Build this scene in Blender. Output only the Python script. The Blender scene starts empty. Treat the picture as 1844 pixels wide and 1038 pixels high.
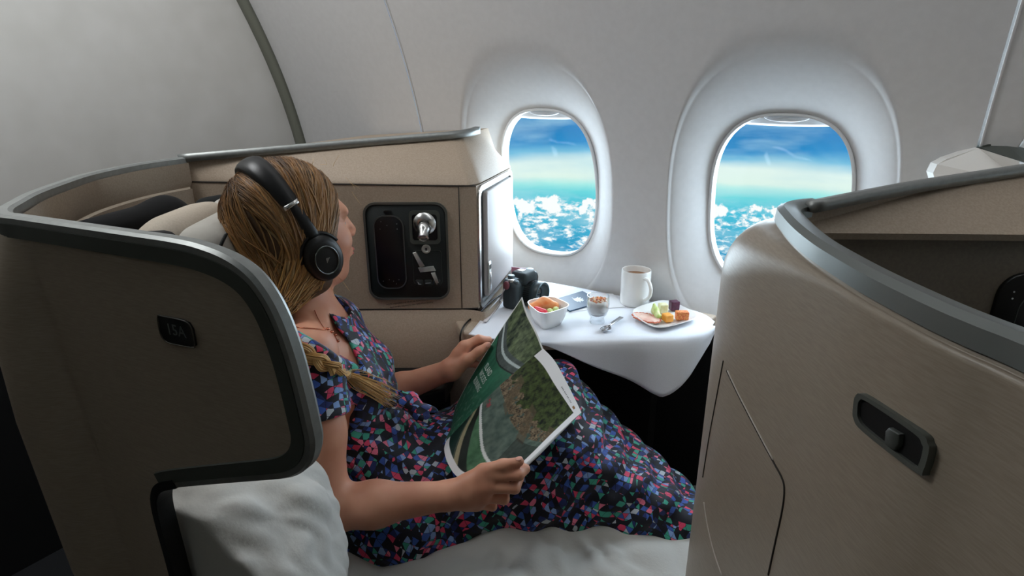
import bpy, bmesh, math, random
import numpy as np
from mathutils import Vector, Matrix
from mathutils.bvhtree import BVHTree
random.seed(7); rng = np.random.default_rng(7)
scene = bpy.context.scene
COL = scene.collection

# ------------------------------------------------------------------ camera, world, sun, exposure
F = 1060.0; PITCH = math.radians(18.7); YAW = math.radians(32.5); CAMZ = 1.287
cam = bpy.data.cameras.new('camera'); cam_ob = bpy.data.objects.new('camera', cam); COL.objects.link(cam_ob)
cam.sensor_width = 36; cam.lens = 36 * F / 1844; cam.clip_start = 0.02
cam_ob.location = (0, 0, CAMZ); cam_ob.rotation_euler = (math.pi/2 - PITCH, 0, YAW)
scene.camera = cam_ob
vs = scene.view_settings
vs.view_transform = 'Standard'; vs.look = 'None'; vs.gamma = 1; vs.use_curve_mapping = False
vs.exposure = 0.18
scene.cycles.max_bounces = 7; scene.cycles.diffuse_bounces = 4; scene.cycles.transparent_max_bounces = 12

def lin(c):
    return tuple((x/12.92 if x <= .04045 else ((x+.055)/1.055)**2.4) for x in [v/255 for v in c]) + (1,)

def build_world():
    w = bpy.data.worlds.new('sky'); scene.world = w; w.use_nodes = True
    nt = w.node_tree; N = nt.nodes; L = nt.links
    N.clear()
    def nd(t, **k):
        n = N.new(t)
        for a, b in k.items(): setattr(n, a, b)
        return n
    def mth(op, a, b=None, c=None):
        n = nd('ShaderNodeMath', operation=op)
        for i, v in enumerate((a, b, c)):
            if v is None: continue
            if isinstance(v, (int, float)): n.inputs[i].default_value = v
            else: L.new(v, n.inputs[i])
        return n.outputs[0]
    out = nd('ShaderNodeOutputWorld'); bg = nd('ShaderNodeBackground')
    tc = nd('ShaderNodeTexCoord'); sx = nd('ShaderNodeSeparateXYZ')
    L.new(tc.outputs['Generated'], sx.inputs[0])
    z = sx.outputs['Z']
    # large soft wobble so that the bands are not ruler straight
    nz = nd('ShaderNodeTexNoise'); nz.inputs['Scale'].default_value = 3.2; nz.inputs['Detail'].default_value = 5
    mp = nd('ShaderNodeMapping'); mp.inputs['Scale'].default_value = (1, 1, 4)
    L.new(tc.outputs['Generated'], mp.inputs[0]); L.new(mp.outputs[0], nz.inputs['Vector'])
    zz = mth('MULTIPLY_ADD', mth('SUBTRACT', nz.outputs[0], .5), .05, z)
    ramp = nd('ShaderNodeValToRGB'); cr = ramp.color_ramp
    L.new(mth('MULTIPLY_ADD', zz, 1.0, .5), ramp.inputs[0])
    stops = [(.0, (30, 120, 176)), (.24, (40, 150, 196)), (.315, (70, 190, 215)), (.336, (110, 215, 220)), (.349, (170, 235, 228)), (.36, (222, 243, 232)),
             (.385, (225, 243, 236)), (.402, (120, 190, 220)), (.418, (45, 140, 200)), (.44, (40, 128, 190)), (.47, (70, 150, 200)), (.52, (60, 135, 195)), (.75, (40, 105, 180)), (1, (25, 80, 160))]
    while len(cr.elements) < len(stops): cr.elements.new(.5)
    for e, (p, c) in zip(cr.elements, stops): e.position = p; e.color = lin(c)
    # cumulus field seen from above: a plane below the aircraft
    cmap = nd('ShaderNodeMapping'); cmap.inputs['Scale'].default_value = (1, 1, 2.3); L.new(tc.outputs['Generated'], cmap.inputs[0])
    c1 = nd('ShaderNodeTexNoise'); c1.inputs['Scale'].default_value = 62; c1.inputs['Detail'].default_value = 10; c1.inputs['Roughness'].default_value = .6
    L.new(cmap.outputs[0], c1.inputs['Vector'])
    c2 = nd('ShaderNodeTexNoise'); c2.inputs['Scale'].default_value = 14; c2.inputs['Detail'].default_value = 3
    L.new(cmap.outputs[0], c2.inputs['Vector'])
    cl = mth('MULTIPLY_ADD', c2.outputs[0], .55, c1.outputs[0])
    mr = nd('ShaderNodeMapRange'); mr.inputs[1].default_value = .755; mr.inputs[2].default_value = .90; mr.clamp = True
    L.new(cl, mr.inputs[0])
    fade = nd('ShaderNodeMapRange'); fade.inputs[1].default_value = -.168; fade.inputs[2].default_value = -.185; L.new(z, fade.inputs[0])
    m1 = mth('MULTIPLY', mr.outputs[0], fade.outputs[0])
    # towering heads along the far edge of the field
    t1 = nd('ShaderNodeTexNoise'); t1.inputs['Scale'].default_value = 24; t1.inputs['Detail'].default_value = 8; t1.inputs['Roughness'].default_value = .6
    L.new(tc.outputs['Generated'], t1.inputs['Vector'])
    tb = nd('ShaderNodeMapRange'); tb.inputs[1].default_value = -.155; tb.inputs[2].default_value = -.178; L.new(z, tb.inputs[0])
    tb2 = nd('ShaderNodeMapRange'); tb2.inputs[1].default_value = -.235; tb2.inputs[2].default_value = -.19; L.new(z, tb2.inputs[0])
    tt = mth('MULTIPLY_ADD', mth('MULTIPLY', tb.outputs[0], tb2.outputs[0]), .32, t1.outputs[0])
    tr = nd('ShaderNodeMapRange'); tr.inputs[1].default_value = .78; tr.inputs[2].default_value = .83; tr.clamp = True; L.new(tt, tr.inputs[0])
    msk = mth('MAXIMUM', m1, tr.outputs[0])
    shade = nd('ShaderNodeMix', data_type='RGBA'); shade.inputs[6].default_value = lin((165, 215, 228)); shade.inputs[7].default_value = lin((250, 252, 250))
    L.new(msk, shade.inputs[0])
    # thin high cloud drifting over the blue
    wm = nd('ShaderNodeMapping'); wm.inputs['Scale'].default_value = (1, 1, 4.5); wm.inputs['Rotation'].default_value = (0, .12, 0); L.new(tc.outputs['Generated'], wm.inputs[0])
    ws = nd('ShaderNodeTexNoise'); ws.inputs['Scale'].default_value = 7; ws.inputs['Detail'].default_value = 6; L.new(wm.outputs[0], ws.inputs['Vector'])
    wr = nd('ShaderNodeMapRange'); wr.inputs[1].default_value = .46; wr.inputs[2].default_value = .72; wr.inputs[4].default_value = .55; wr.clamp = True; L.new(ws.outputs[0], wr.inputs[0])
    wk = nd('ShaderNodeMix', data_type='RGBA'); L.new(wr.outputs[0], wk.inputs[0]); L.new(ramp.outputs[0], wk.inputs[6]); wk.inputs[7].default_value = lin((186, 222, 230)); ramp = wk
    ramp_out = wk.outputs[2]
    mix = nd('ShaderNodeMix', data_type='RGBA'); L.new(msk, mix.inputs[0]); L.new(ramp_out, mix.inputs[6]); L.new(shade.outputs[2], mix.inputs[7])
    L.new(mix.outputs[2], bg.inputs[0]); bg.inputs[1].default_value = .92
    L.new(bg.outputs[0], out.inputs[0])
build_world()

# daylight bounced off the bright cloud deck: a very soft sun coming in through the windows
sun = bpy.data.lights.new('sun', 'SUN'); sun_ob = bpy.data.objects.new('sun', sun); COL.objects.link(sun_ob)
sun.energy = 26.0; sun.angle = math.radians(170); sun.color = (.76, .90, 1.0)
sun_ob.rotation_euler = Vector((-.26, -.95, .12)).to_track_quat('-Z', 'Y').to_euler()

# ------------------------------------------------------------------ geometry helpers
H = np.array([-math.sin(YAW), math.cos(YAW), 0]); R = np.array([math.cos(YAW), math.sin(YAW), 0]); Z = np.array([0, 0, 1.])
C0 = np.array([0, 0, CAMZ]); FW = H*math.cos(PITCH) - Z*math.sin(PITCH); UP = H*math.sin(PITCH) + Z*math.cos(PITCH)
def ray(x, y): return FW + R*(x-922)/F + UP*(519-y)/F
def pd(x, y, d): v = ray(x, y); return C0 + v*d/(v@H)              # at ground distance d along the view heading
def pz(x, y, z): v = ray(x, y); return C0 + v*(z-C0[2])/v[2]       # on the level z
def pp(x, y, p0, n): v = ray(x, y); return C0 + v*(((np.array(p0)-C0)@n)/(v@n))   # on a plane
def A3(*a): return np.array(a, float)
def unit(v): v = np.array(v, float); return v/np.linalg.norm(v)

def mesh_obj(name, V, Fc, mat=None, parent=None, smooth=True, mats=None, midx=None):
    me = bpy.data.meshes.new(name)
    me.from_pydata([tuple(map(float, v)) for v in V], [], [tuple(map(int, f)) for f in Fc])
    me.validate(); me.update()
    if mats:
        for m in mats: me.materials.append(m)
        if midx is not None: me.polygons.foreach_set('material_index', np.array(midx, dtype=np.int32))
    elif mat: me.materials.append(mat)
    me.polygons.foreach_set('use_smooth', [smooth]*len(me.polygons))
    o = bpy.data.objects.new(name, me); COL.objects.link(o)
    if parent is not None: adopt(o, parent)
    return o
def wloc(o):
    l = Vector(o.location)
    while o.parent: o = o.parent; l += Vector(o.location)
    return l
def adopt(o, parent):
    o.parent = parent; o.location = -wloc(parent)     # vertices stay in world metres
def tag(o, label=None, cat=None, group=None, kind=None):
    if label: o['label'] = label
    if cat: o['category'] = cat
    if group: o['group'] = group
    if kind: o['kind'] = kind
    return o
def thing(name, label, cat, loc=(0, 0, 0), group=None, kind=None):
    o = bpy.data.objects.new(name, None); COL.objects.link(o); o.empty_display_size = .02
    o.location = tuple(float(x) for x in loc); return tag(o, label, cat, group, kind)
def fix_normals(o):
    bm = bmesh.new(); bm.from_mesh(o.data); bmesh.ops.recalc_face_normals(bm, faces=bm.faces); bm.to_mesh(o.data); bm.free(); return o
def autosmooth(o, ang=35):
    me = o.data; bm = bmesh.new(); bm.from_mesh(me)
    for e in bm.edges:
        if len(e.link_faces) == 2 and e.calc_face_angle(0) > math.radians(ang): e.smooth = False
    bm.to_mesh(me); bm.free(); return o
def bevel(o, w=.003, seg=2, ang=40):
    m = o.modifiers.new('bevel', 'BEVEL'); m.width = w; m.segments = seg; m.limit_method = 'ANGLE'; m.angle_limit = math.radians(ang); m.harden_normals = False; return o
def solid(o, t, off=-1):
    m = o.modifiers.new('solid', 'SOLIDIFY'); m.thickness = t; m.offset = off; return o
def grid_faces(nr, nc, cr=False, cc=False):
    f = []
    for i in range(nr if cr else nr-1):
        for j in range(nc if cc else nc-1):
            a = i*nc+j; b = i*nc+(j+1) % nc; c = ((i+1) % nr)*nc+(j+1) % nc; d = ((i+1) % nr)*nc+j
            f.append((a, b, c, d))
    return f
def loft(name, rows, mat, parent=None, cr=False, cc=False, caps=False, smooth=True):
    rows = [np.asarray(r, float) for r in rows]; nc = len(rows[0]); V = np.concatenate(rows)
    f = grid_faces(len(rows), nc, cr, cc)
    if caps: f += [tuple(range(nc))[::-1], tuple(range((len(rows)-1)*nc, len(rows)*nc))]
    return fix_normals(mesh_obj(name, V, f, mat, parent, smooth))
def catmull(P, n=8, closed=False):
    P = np.asarray(P, float); m = len(P); out = []
    for i in range(m if closed else m-1):
        g = lambda k: P[k % m] if closed else P[min(max(k, 0), m-1)]
        p0, p1, p2, p3 = g(i-1), g(i), g(i+1), g(i+2)
        for t in np.linspace(0, 1, n, endpoint=False):
            out.append(.5*((2*p1)+(p2-p0)*t+(2*p0-5*p1+4*p2-p3)*t*t+(3*p1-p0-3*p2+p3)*t**3))
    if not closed: out.append(P[-1])
    return np.array(out)
def resample(P, n):
    P = np.asarray(P, float); s = np.r_[0, np.cumsum(np.linalg.norm(np.diff(P, axis=0), axis=1))]
    t = np.linspace(0, s[-1], n); return np.stack([np.interp(t, s, P[:, k]) for k in range(P.shape[1])], 1)
def tangents(P, closed=False):
    P = np.asarray(P, float)
    T = (np.roll(P, -1, 0)-np.roll(P, 1, 0)) if closed else np.gradient(P, axis=0)
    return T/np.maximum(np.linalg.norm(T, axis=1), 1e-9)[:, None]
def sweep(name, path, prof, ref, mat, parent=None, closed=False, caps=True, scale=None, smooth=True):
    """profile (a along ref, b along ref x tangent) carried along a path"""
    P = np.asarray(path, float); T = tangents(P, closed)
    ref = np.broadcast_to(np.asarray(ref, float), P.shape)
    N_ = ref - (ref*T).sum(1)[:, None]*T; N_ /= np.linalg.norm(N_, axis=1)[:, None]
    B = np.cross(N_, T); rows = []
    for i in range(len(P)):
        s = 1 if scale is None else scale[i]
        rows.append([P[i]+s*(a*N_[i]+b*B[i]) for a, b in prof])
    return loft(name, rows, mat, parent, cr=closed, cc=True, caps=caps and not closed, smooth=smooth)
def circ(r, n=8): return [(r*math.cos(2*math.pi*k/n), r*math.sin(2*math.pi*k/n)) for k in range(n)]
def tube(name, path, r, mat, parent=None, n=8, closed=False, scale=None):
    P = np.asarray(path, float); T = tangents(P, closed)
    # parallel transport frame
    ref = A3(0, 0, 1) if abs(T[0][2]) < .9 else A3(1, 0, 0); refs = []
    for t in T:
        ref = ref-(ref@t)*t; ref = ref/np.linalg.norm(ref); refs.append(ref.copy())
    return sweep(name, P, circ(r, n), np.array(refs), mat, parent, closed, True, scale)
def rrect(w, h, r, n=5):
    pts = []
    for cx, cy, a0 in ((w/2-r, h/2-r, 0), (-w/2+r, h/2-r, 90), (-w/2+r, -h/2+r, 180), (w/2-r, -h/2+r, 270)):
        for k in range(n+1):
            a = math.radians(a0+90*k/n); pts.append((cx+r*math.cos(a), cy+r*math.sin(a)))
    return pts
def frame(o, x, z):
    x = unit(x); z = np.array(z, float); z = unit(z-(z@x)*x); y = np.cross(z, x); return (np.array(o, float), x, y, z)
def fp(fr, u, v, w=0.): o, x, y, z = fr; return o+x*u+y*v+z*w
def plate(name, fr, outline, w0, w1, mat, parent=None, bev=0.0, smooth=False):
    """flat outline (u,v) extruded from w0 to w1 along the frame normal, with a chamfer at w1"""
    o = np.asarray(outline, float); n = len(o); c = o.mean(0)
    rows = [[fp(fr, u, v, w0) for u, v in o]]
    if bev:
        sc = 1-bev/np.maximum(np.linalg.norm(o-c, axis=1), 1e-6)
        rows += [[fp(fr, u, v, w1-bev*np.sign(w1-w0)) for u, v in o], [fp(fr, *(c+(q-c)*s), w1) for q, s in zip(o, sc)]]
    else: rows += [[fp(fr, u, v, w1) for u, v in o]]
    return autosmooth(loft(name, rows, mat, parent, cc=True, caps=True, smooth=True), 50)
def ring_plate(name, fr, out, inn, w0, w1, mat, parent=None):
    rows = [[fp(fr, u, v, w0) for u, v in out], [fp(fr, u, v, w1) for u, v in out], [fp(fr, u, v, w1) for u, v in inn], [fp(fr, u, v, w0) for u, v in inn]]
    return autosmooth(loft(name, rows, mat, parent, cr=True, cc=True), 50)
def lathe(name, fr, prof, mat, parent=None, n=32, caps=False):
    rows = [[fp(fr, r*math.cos(2*math.pi*k/n), r*math.sin(2*math.pi*k/n), w) for k in range(n)] for r, w in prof]
    return autosmooth(loft(name, rows, mat, parent, cc=True, caps=caps), 50)
def text_mesh(name, s, fr, size, mat, parent=None, ext=.0003, align='CENTER', shear=0, bold=0):
    cu = bpy.data.curves.new(name, 'FONT'); cu.body = s; cu.size = size; cu.extrude = ext; cu.align_x = align; cu.align_y = 'CENTER'; cu.shear = shear; cu.offset = bold; cu.resolution_u = 2
    o = bpy.data.objects.new('tmp_text', cu); COL.objects.link(o)
    bpy.context.view_layer.update()
    me0 = o.to_mesh(); V = np.array([v.co[:] for v in me0.vertices]); Fc = [tuple(p.vertices) for p in me0.polygons]
    o.to_mesh_clear(); bpy.data.objects.remove(o); bpy.data.curves.remove(cu)
    return mesh_obj(name, [fp(fr, *v) for v in V], Fc, mat, parent, smooth=False)

# ------------------------------------------------------------------ signed distance modelling: soft solids as one continuous mesh
class Solid:
    def __init__(s): s.p = []
    def add(s, fn, lo, hi, k=.01, op='u'): s.p.append((fn, np.array(lo, float), np.array(hi, float), k, op)); return s
    def cone(s, a, b, ra, rb, k=.01, op='u', flat=None):
        """tapered capsule; flat=(axis, factor) widens it across an axis"""
        a = np.array(a, float); b = np.array(b, float); ba = b-a; L2 = max(ba@ba, 1e-12)
        ax = None
        if flat: ax = unit(flat[0]); fac = flat[1]
        def fn(P):
            t = np.clip(((P-a)@ba)/L2, 0, 1); q = P-a-t[..., None]*ba
            if ax is not None: q = q-(1-1/fac)*(q@ax)[..., None]*ax
            return np.linalg.norm(q, axis=-1)-(ra+(rb-ra)*t)
        m = max(ra, rb)*(max(flat[1], 1) if flat else 1)
        return s.add(fn, np.minimum(a, b)-m, np.maximum(a, b)+m, k, op)
    def chain(s, pts, rad, k=.01, op='u', flat=None):
        for i in range(len(pts)-1): s.cone(pts[i], pts[i+1], rad[i], rad[i+1], k, op, flat)
        return s
    def ell(s, c, r, ax=None, k=.01, op='u'):
        c = np.array(c, float); r = np.array(r, float); M_ = np.eye(3) if ax is None else np.array(ax, float)
        def fn(P):
            q = (P-c)@M_.T; k0 = np.linalg.norm(q/r, axis=-1); k1 = np.linalg.norm(q/(r*r), axis=-1)
            return k0*(k0-1)/np.maximum(k1, 1e-6)
        ext = np.abs(M_.T)@r
        return s.add(fn, c-ext, c+ext, k, op)
    def box(s, c, r, ax=None, rd=.01, k=.01, op='u'):
        c = np.array(c, float); r = np.array(r, float); M_ = np.eye(3) if ax is None else np.array(ax, float)
        def fn(P):
            q = np.abs((P-c)@M_.T)-(r-rd)
            return np.linalg.norm(np.maximum(q, 0), axis=-1)+np.minimum(q.max(-1), 0)-rd
        ext = np.abs(M_.T)@r
        return s.add(fn, c-ext, c+ext, k, op)
    def eval(s, h, pad=.02, post=None, lo=None, hi=None):
        un = [p for p in s.p if p[4] == 'u']
        if lo is None: lo = np.min([p[1] for p in un], axis=0)-pad
        if hi is None: hi = np.max([p[2] for p in un], axis=0)+pad
        lo = np.array(lo, float); n = np.ceil((np.array(hi)-lo)/h).astype(int)+1
        D = np.full(n, .2, np.float32)
        g = [lo[i]+h*np.arange(n[i]) for i in range(3)]
        for fn, a, b, k, op in s.p:
            m = max(.03, 2*k)
            i0 = np.clip(np.floor((a-m-lo)/h).astype(int), 0, n); i1 = np.clip(np.ceil((b+m-lo)/h).astype(int)+1, 0, n)
            if (i1 <= i0).any(): continue
            sl = tuple(slice(i0[i], i1[i]) for i in range(3))
            P = np.stack(np.meshgrid(*[g[i][sl[i]] for i in range(3)], indexing='ij'), -1)
            d = fn(P).astype(np.float32); e = D[sl]
            if op == 'u':
                hh = np.maximum(k-np.abs(e-d), 0)/k; D[sl] = np.minimum(e, d)-hh*hh*k*.25
            else:
                d = -d; hh = np.maximum(k-np.abs(e-d), 0)/k; D[sl] = np.maximum(e, d)+hh*hh*k*.25
        if post is not None:
            P = np.stack(np.meshgrid(*g, indexing='ij'), -1); D = post(P, D)
        return D, lo
    def mesh(s, name, h, mat, parent=None, pad=.02, post=None, lo=None, hi=None, relax=1):
        D, o = s.eval(h, pad, post, lo, hi); V, Fq = nets(D, o, h)
        ob = mesh_obj(name, [], [], mat, parent)
        me = ob.data; me.clear_geometry()
        if relax:
            for _ in range(relax):
                S = np.zeros_like(V); n = np.zeros(len(V))
                for a in range(4):
                    i, j = Fq[:, a], Fq[:, (a+1) % 4]
                    for c in range(3): S[:, c] += np.bincount(i, V[j, c], len(V))+np.bincount(j, V[i, c], len(V))
                    n += np.bincount(i, minlength=len(V))+np.bincount(j, minlength=len(V))
                V = .5*V+.5*S/np.maximum(n, 1)[:, None]
        me.vertices.add(len(V)); me.vertices.foreach_set('co', V.astype(np.float32).ravel())
        me.loops.add(len(Fq)*4); me.loops.foreach_set('vertex_index', Fq.astype(np.int32).ravel())
        me.polygons.add(len(Fq)); me.polygons.foreach_set('loop_start', np.arange(0, len(Fq)*4, 4, dtype=np.int32)); me.polygons.foreach_set('loop_total', np.full(len(Fq), 4, np.int32))
        me.update(calc_edges=True); me.validate()
        me.polygons.foreach_set('use_smooth', [True]*len(me.polygons))
        return ob
def nets(D, o, h):
    """naive surface nets"""
    n = D.shape; neg = D < 0
    cnt = np.zeros((n[0]-1, n[1]-1, n[2]-1), np.int8)
    cs = [(i, j, k) for i in (0, 1) for j in (0, 1) for k in (0, 1)]
    sub = lambda A, c: A[c[0]:n[0]-1+c[0], c[1]:n[1]-1+c[1], c[2]:n[2]-1+c[2]]
    for c in cs: cnt += sub(neg, c)
    act = (cnt > 0) & (cnt < 8); idx = np.argwhere(act)
    ids = -np.ones(act.shape, np.int64); ids[act] = np.arange(len(idx))
    acc = np.zeros((len(idx), 3)); num = np.zeros(len(idx))
    val = {c: D[idx[:, 0]+c[0], idx[:, 1]+c[1], idx[:, 2]+c[2]] for c in cs}
    for a in range(3):
        for c in cs:
            if c[a]: continue
            d = list(c); d[a] = 1; va, vb = val[c], val[tuple(d)]; m = (va < 0) != (vb < 0)
            t = va[m]/(va[m]-vb[m]); p = np.tile(np.array(c, float), (m.sum(), 1)); p[:, a] = t
            acc[m] += p; num[m] += 1
    V = o+h*(idx+acc/num[:, None]); Q = []
    for a in range(3):
        b, c = (a+1) % 3, (a+2) % 3
        s0 = [slice(None)]*3; s1 = [slice(None)]*3; s0[a] = slice(0, -1); s1[a] = slice(1, None)
        n0 = neg[tuple(s0)]; e = np.argwhere(n0 != neg[tuple(s1)])
        e = e[(e[:, b] > 0) & (e[:, c] > 0) & (e[:, b] < n[b]-1) & (e[:, c] < n[c]-1)]
        flip = n0[e[:, 0], e[:, 1], e[:, 2]]
        def cell(db, dc):
            q = e.copy(); q[:, b] -= db; q[:, c] -= dc; return ids[q[:, 0], q[:, 1], q[:, 2]]
        q = np.stack([cell(1, 1), cell(0, 1), cell(0, 0), cell(1, 0)], 1)
        q[~flip] = q[~flip][:, ::-1]; Q.append(q)
    return V, np.concatenate(Q)

# ------------------------------------------------------------------ materials
def M(name, col, rough=.5, metal=0., col2=None, nscale=30, bump=0., bscale=300, detail=2, stretch=None, spec=.5, sheen=0, trans=0, ior=1.45, sss=0, emit=None, coat=0):
    m = bpy.data.materials.new(name); m.use_nodes = True; nt = m.node_tree; b = nt.nodes['Principled BSDF']
    c = lin(col); b.inputs['Base Color'].default_value = c
    b.inputs['Roughness'].default_value = rough; b.inputs['Metallic'].default_value = metal
    b.inputs['Specular IOR Level'].default_value = spec; b.inputs['IOR'].default_value = ior
    b.inputs['Transmission Weight'].default_value = trans; b.inputs['Sheen Weight'].default_value = sheen; b.inputs['Coat Weight'].default_value = coat
    if sss: b.inputs['Subsurface Weight'].default_value = sss; b.inputs['Subsurface Radius'].default_value = (.012, .005, .003); b.inputs['Subsurface Scale'].default_value = 1
    if emit: b.inputs['Emission Color'].default_value = lin(emit[0]); b.inputs['Emission Strength'].default_value = emit[1]
    geo = nt.nodes.new('ShaderNodeNewGeometry'); src = geo.outputs['Position']
    if stretch:
        mp = nt.nodes.new('ShaderNodeMapping'); mp.inputs['Scale'].default_value = stretch; nt.links.new(src, mp.inputs[0]); src = mp.outputs[0]
    if col2:
        n = nt.nodes.new('ShaderNodeTexNoise'); n.inputs['Scale'].default_value = nscale; n.inputs['Detail'].default_value = detail; nt.links.new(src, n.inputs['Vector'])
        r = nt.nodes.new('ShaderNodeValToRGB'); r.color_ramp.elements[0].position = .35; r.color_ramp.elements[1].position = .65
        r.color_ramp.elements[0].color = c; r.color_ramp.elements[1].color = lin(col2)
        nt.links.new(n.outputs[0], r.inputs[0]); nt.links.new(r.outputs[0], b.inputs['Base Color'])
    if bump:
        n = nt.nodes.new('ShaderNodeTexNoise'); n.inputs['Scale'].default_value = bscale; n.inputs['Detail'].default_value = 3; nt.links.new(src, n.inputs['Vector'])
        bp = nt.nodes.new('ShaderNodeBump'); bp.inputs['Strength'].default_value = bump; bp.inputs['Distance'].default_value = .002
        nt.links.new(n.outputs[0], bp.inputs['Height']); nt.links.new(bp.outputs[0], b.inputs['Normal'])
    return m
wall_m = M('sidewall_plastic', (206, 205, 205), .55, col2=(203, 202, 202), nscale=60, bump=.05, bscale=900)
bulk_m = M('bulkhead_laminate', (206, 205, 202), .5, col2=(199, 198, 194), nscale=8)
seal_m = M('grey_seal', (112, 114, 103), .6)
dark_m = M('black_plastic', (14, 17, 18), .45)
void_m = M('void_black', (16, 18, 20), .9)
shell_m = M('beige_laminate', (164, 151, 135), .36, col2=(154, 141, 125), nscale=220, stretch=(.25, .25, 3.0), bump=.06, bscale=500)
shell_in_m = M('beige_liner', (172, 155, 137), .55, col2=(161, 144, 126), nscale=300, bump=.1, bscale=700)
rim_m = M('brushed_aluminium', (146, 149, 147), .42, .55, col2=(138, 141, 139), nscale=90)
rimd_m = M('grey_and_shade_trim', (74, 79, 74), .45, .15)  # also colours the shaded side face of the rim
seam_m = M('panel_gap', (44, 38, 33), .8)
seam_hi_m = M('seam_glint', (196, 188, 178), .4)  # pale tone for the painted highlights along the seams
white_m = M('white_moulding', (222, 220, 216), .35)
chrome_m = M('satin_chrome', (190, 190, 188), .25, 1.0)
floor_m = M('dark_carpet', (30, 32, 36), .95, col2=(22, 24, 27), nscale=400)
ceil_m = M('ceiling_panel', (225, 225, 223), .7)
# ------------------------------------------------------------------ the cabin
WY = 1.51
def wall_y(z): return WY-max(0., z-.8)**2/3.0
def superr(th, a, b, n): return (abs(math.cos(th)/a)**n+abs(math.sin(th)/b)**n)**(-1/n)
WZ = 1.008; WA, WB = .162, .222
WX = [None, -.877, -.227, .423, 1.073]
XA = -1.89; XF = 1.75; ZC = 2.1; YI = -1.7
SEAM1, SEAM2 = -1.272, .133
wall = thing('wall_window_side', 'curved off-white cabin sidewall with dished window surrounds', 'wall', (0, WY, 0), kind='structure')
def plain_cell(x0, x1, z0=0., z1=ZC):
    zs_ = np.linspace(z0, z1, 40); V = [(x, wall_y(z), z) for z in zs_ for x in np.linspace(x0, x1, 8)]
    return V, grid_faces(40, 8)
def wall_cell(xc, x0, x1, z0=0., z1=ZC):
    cz = WZ; n = 112
    ths = sorted(set([2*math.pi*k/n for k in range(n)]+[math.atan2(zz-cz, xx-xc) % (2*math.pi) for zz in (z0, z1) for xx in (x0, x1)]))
    ts = [('i', t) for t in (0, .08, .2, .35, .5, .65, .8, .9, .96)]+[('o', t) for t in (0, .03, .08, .16, .3, .5, .7, .85, 1)]
    V = []
    for kind, t in ts:
        for th in ths:
            c, s = math.cos(th), math.sin(th)
            ri = superr(th, WA, WB, 2.7); ro = superr(th, .246, .352, 2.5)
            rr = min(((x1-xc) if c > 0 else (x0-xc))/c if abs(c) > 1e-9 else 1e9, ((z1-cz) if s > 0 else (z0-cz))/s if abs(s) > 1e-9 else 1e9)
            ro = min(ro, rr*.98)
            if kind == 'i': r = ri+(ro-ri)*t; dep = .012+.082*(1-t)**1.2
            else: r = ro+(rr-ro)*t; dep = .012*max(0, 1-t/.03) if t < .03 else 0
            x, z = xc+r*c, cz+r*s
            V.append((x, wall_y(z)+dep, z))
    return V, grid_faces(len(ts), len(ths), False, True)
def wall_panel(name, cells):
    V = []; Fc = []
    for c in cells:
        v, f = wall_cell(*c) if len(c) == 3 else plain_cell(*c); o = len(V); V += v; Fc += [tuple(i+o for i in q) for q in f]
    o = fix_normals(mesh_obj(name, V, Fc, wall_m, wall))
    return o
g = .0022
panels = [wall_panel('wall_panel', [(XA, SEAM1-g)]),
          wall_panel('wall_panel', [(WX[1], SEAM1+g, -.552), (WX[2], -.552, SEAM2-g)]),
          wall_panel('wall_panel', [(WX[3], SEAM2+g, .748), (WX[4], .748, XF)])]
zs = np.linspace(0.0, ZC, 40)
for sx in (SEAM1, SEAM2):
    loft('panel_joint', [[(sx-.006, wall_y(z)+.008, z) for z in zs], [(sx+.006, wall_y(z)+.008, z) for z in zs]], M('joint_gasket', (110, 108, 106), .7), wall)
    # the lip of one panel stands a little proud
    sweep('joint_lip', [(sx+(.004), wall_y(z)-.0005, z) for z in zs], [(-.0015, -.002), (.003, -.002), (.003, .002), (-.0015, .002)], (0, -1, 0), wall_m, wall)
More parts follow.
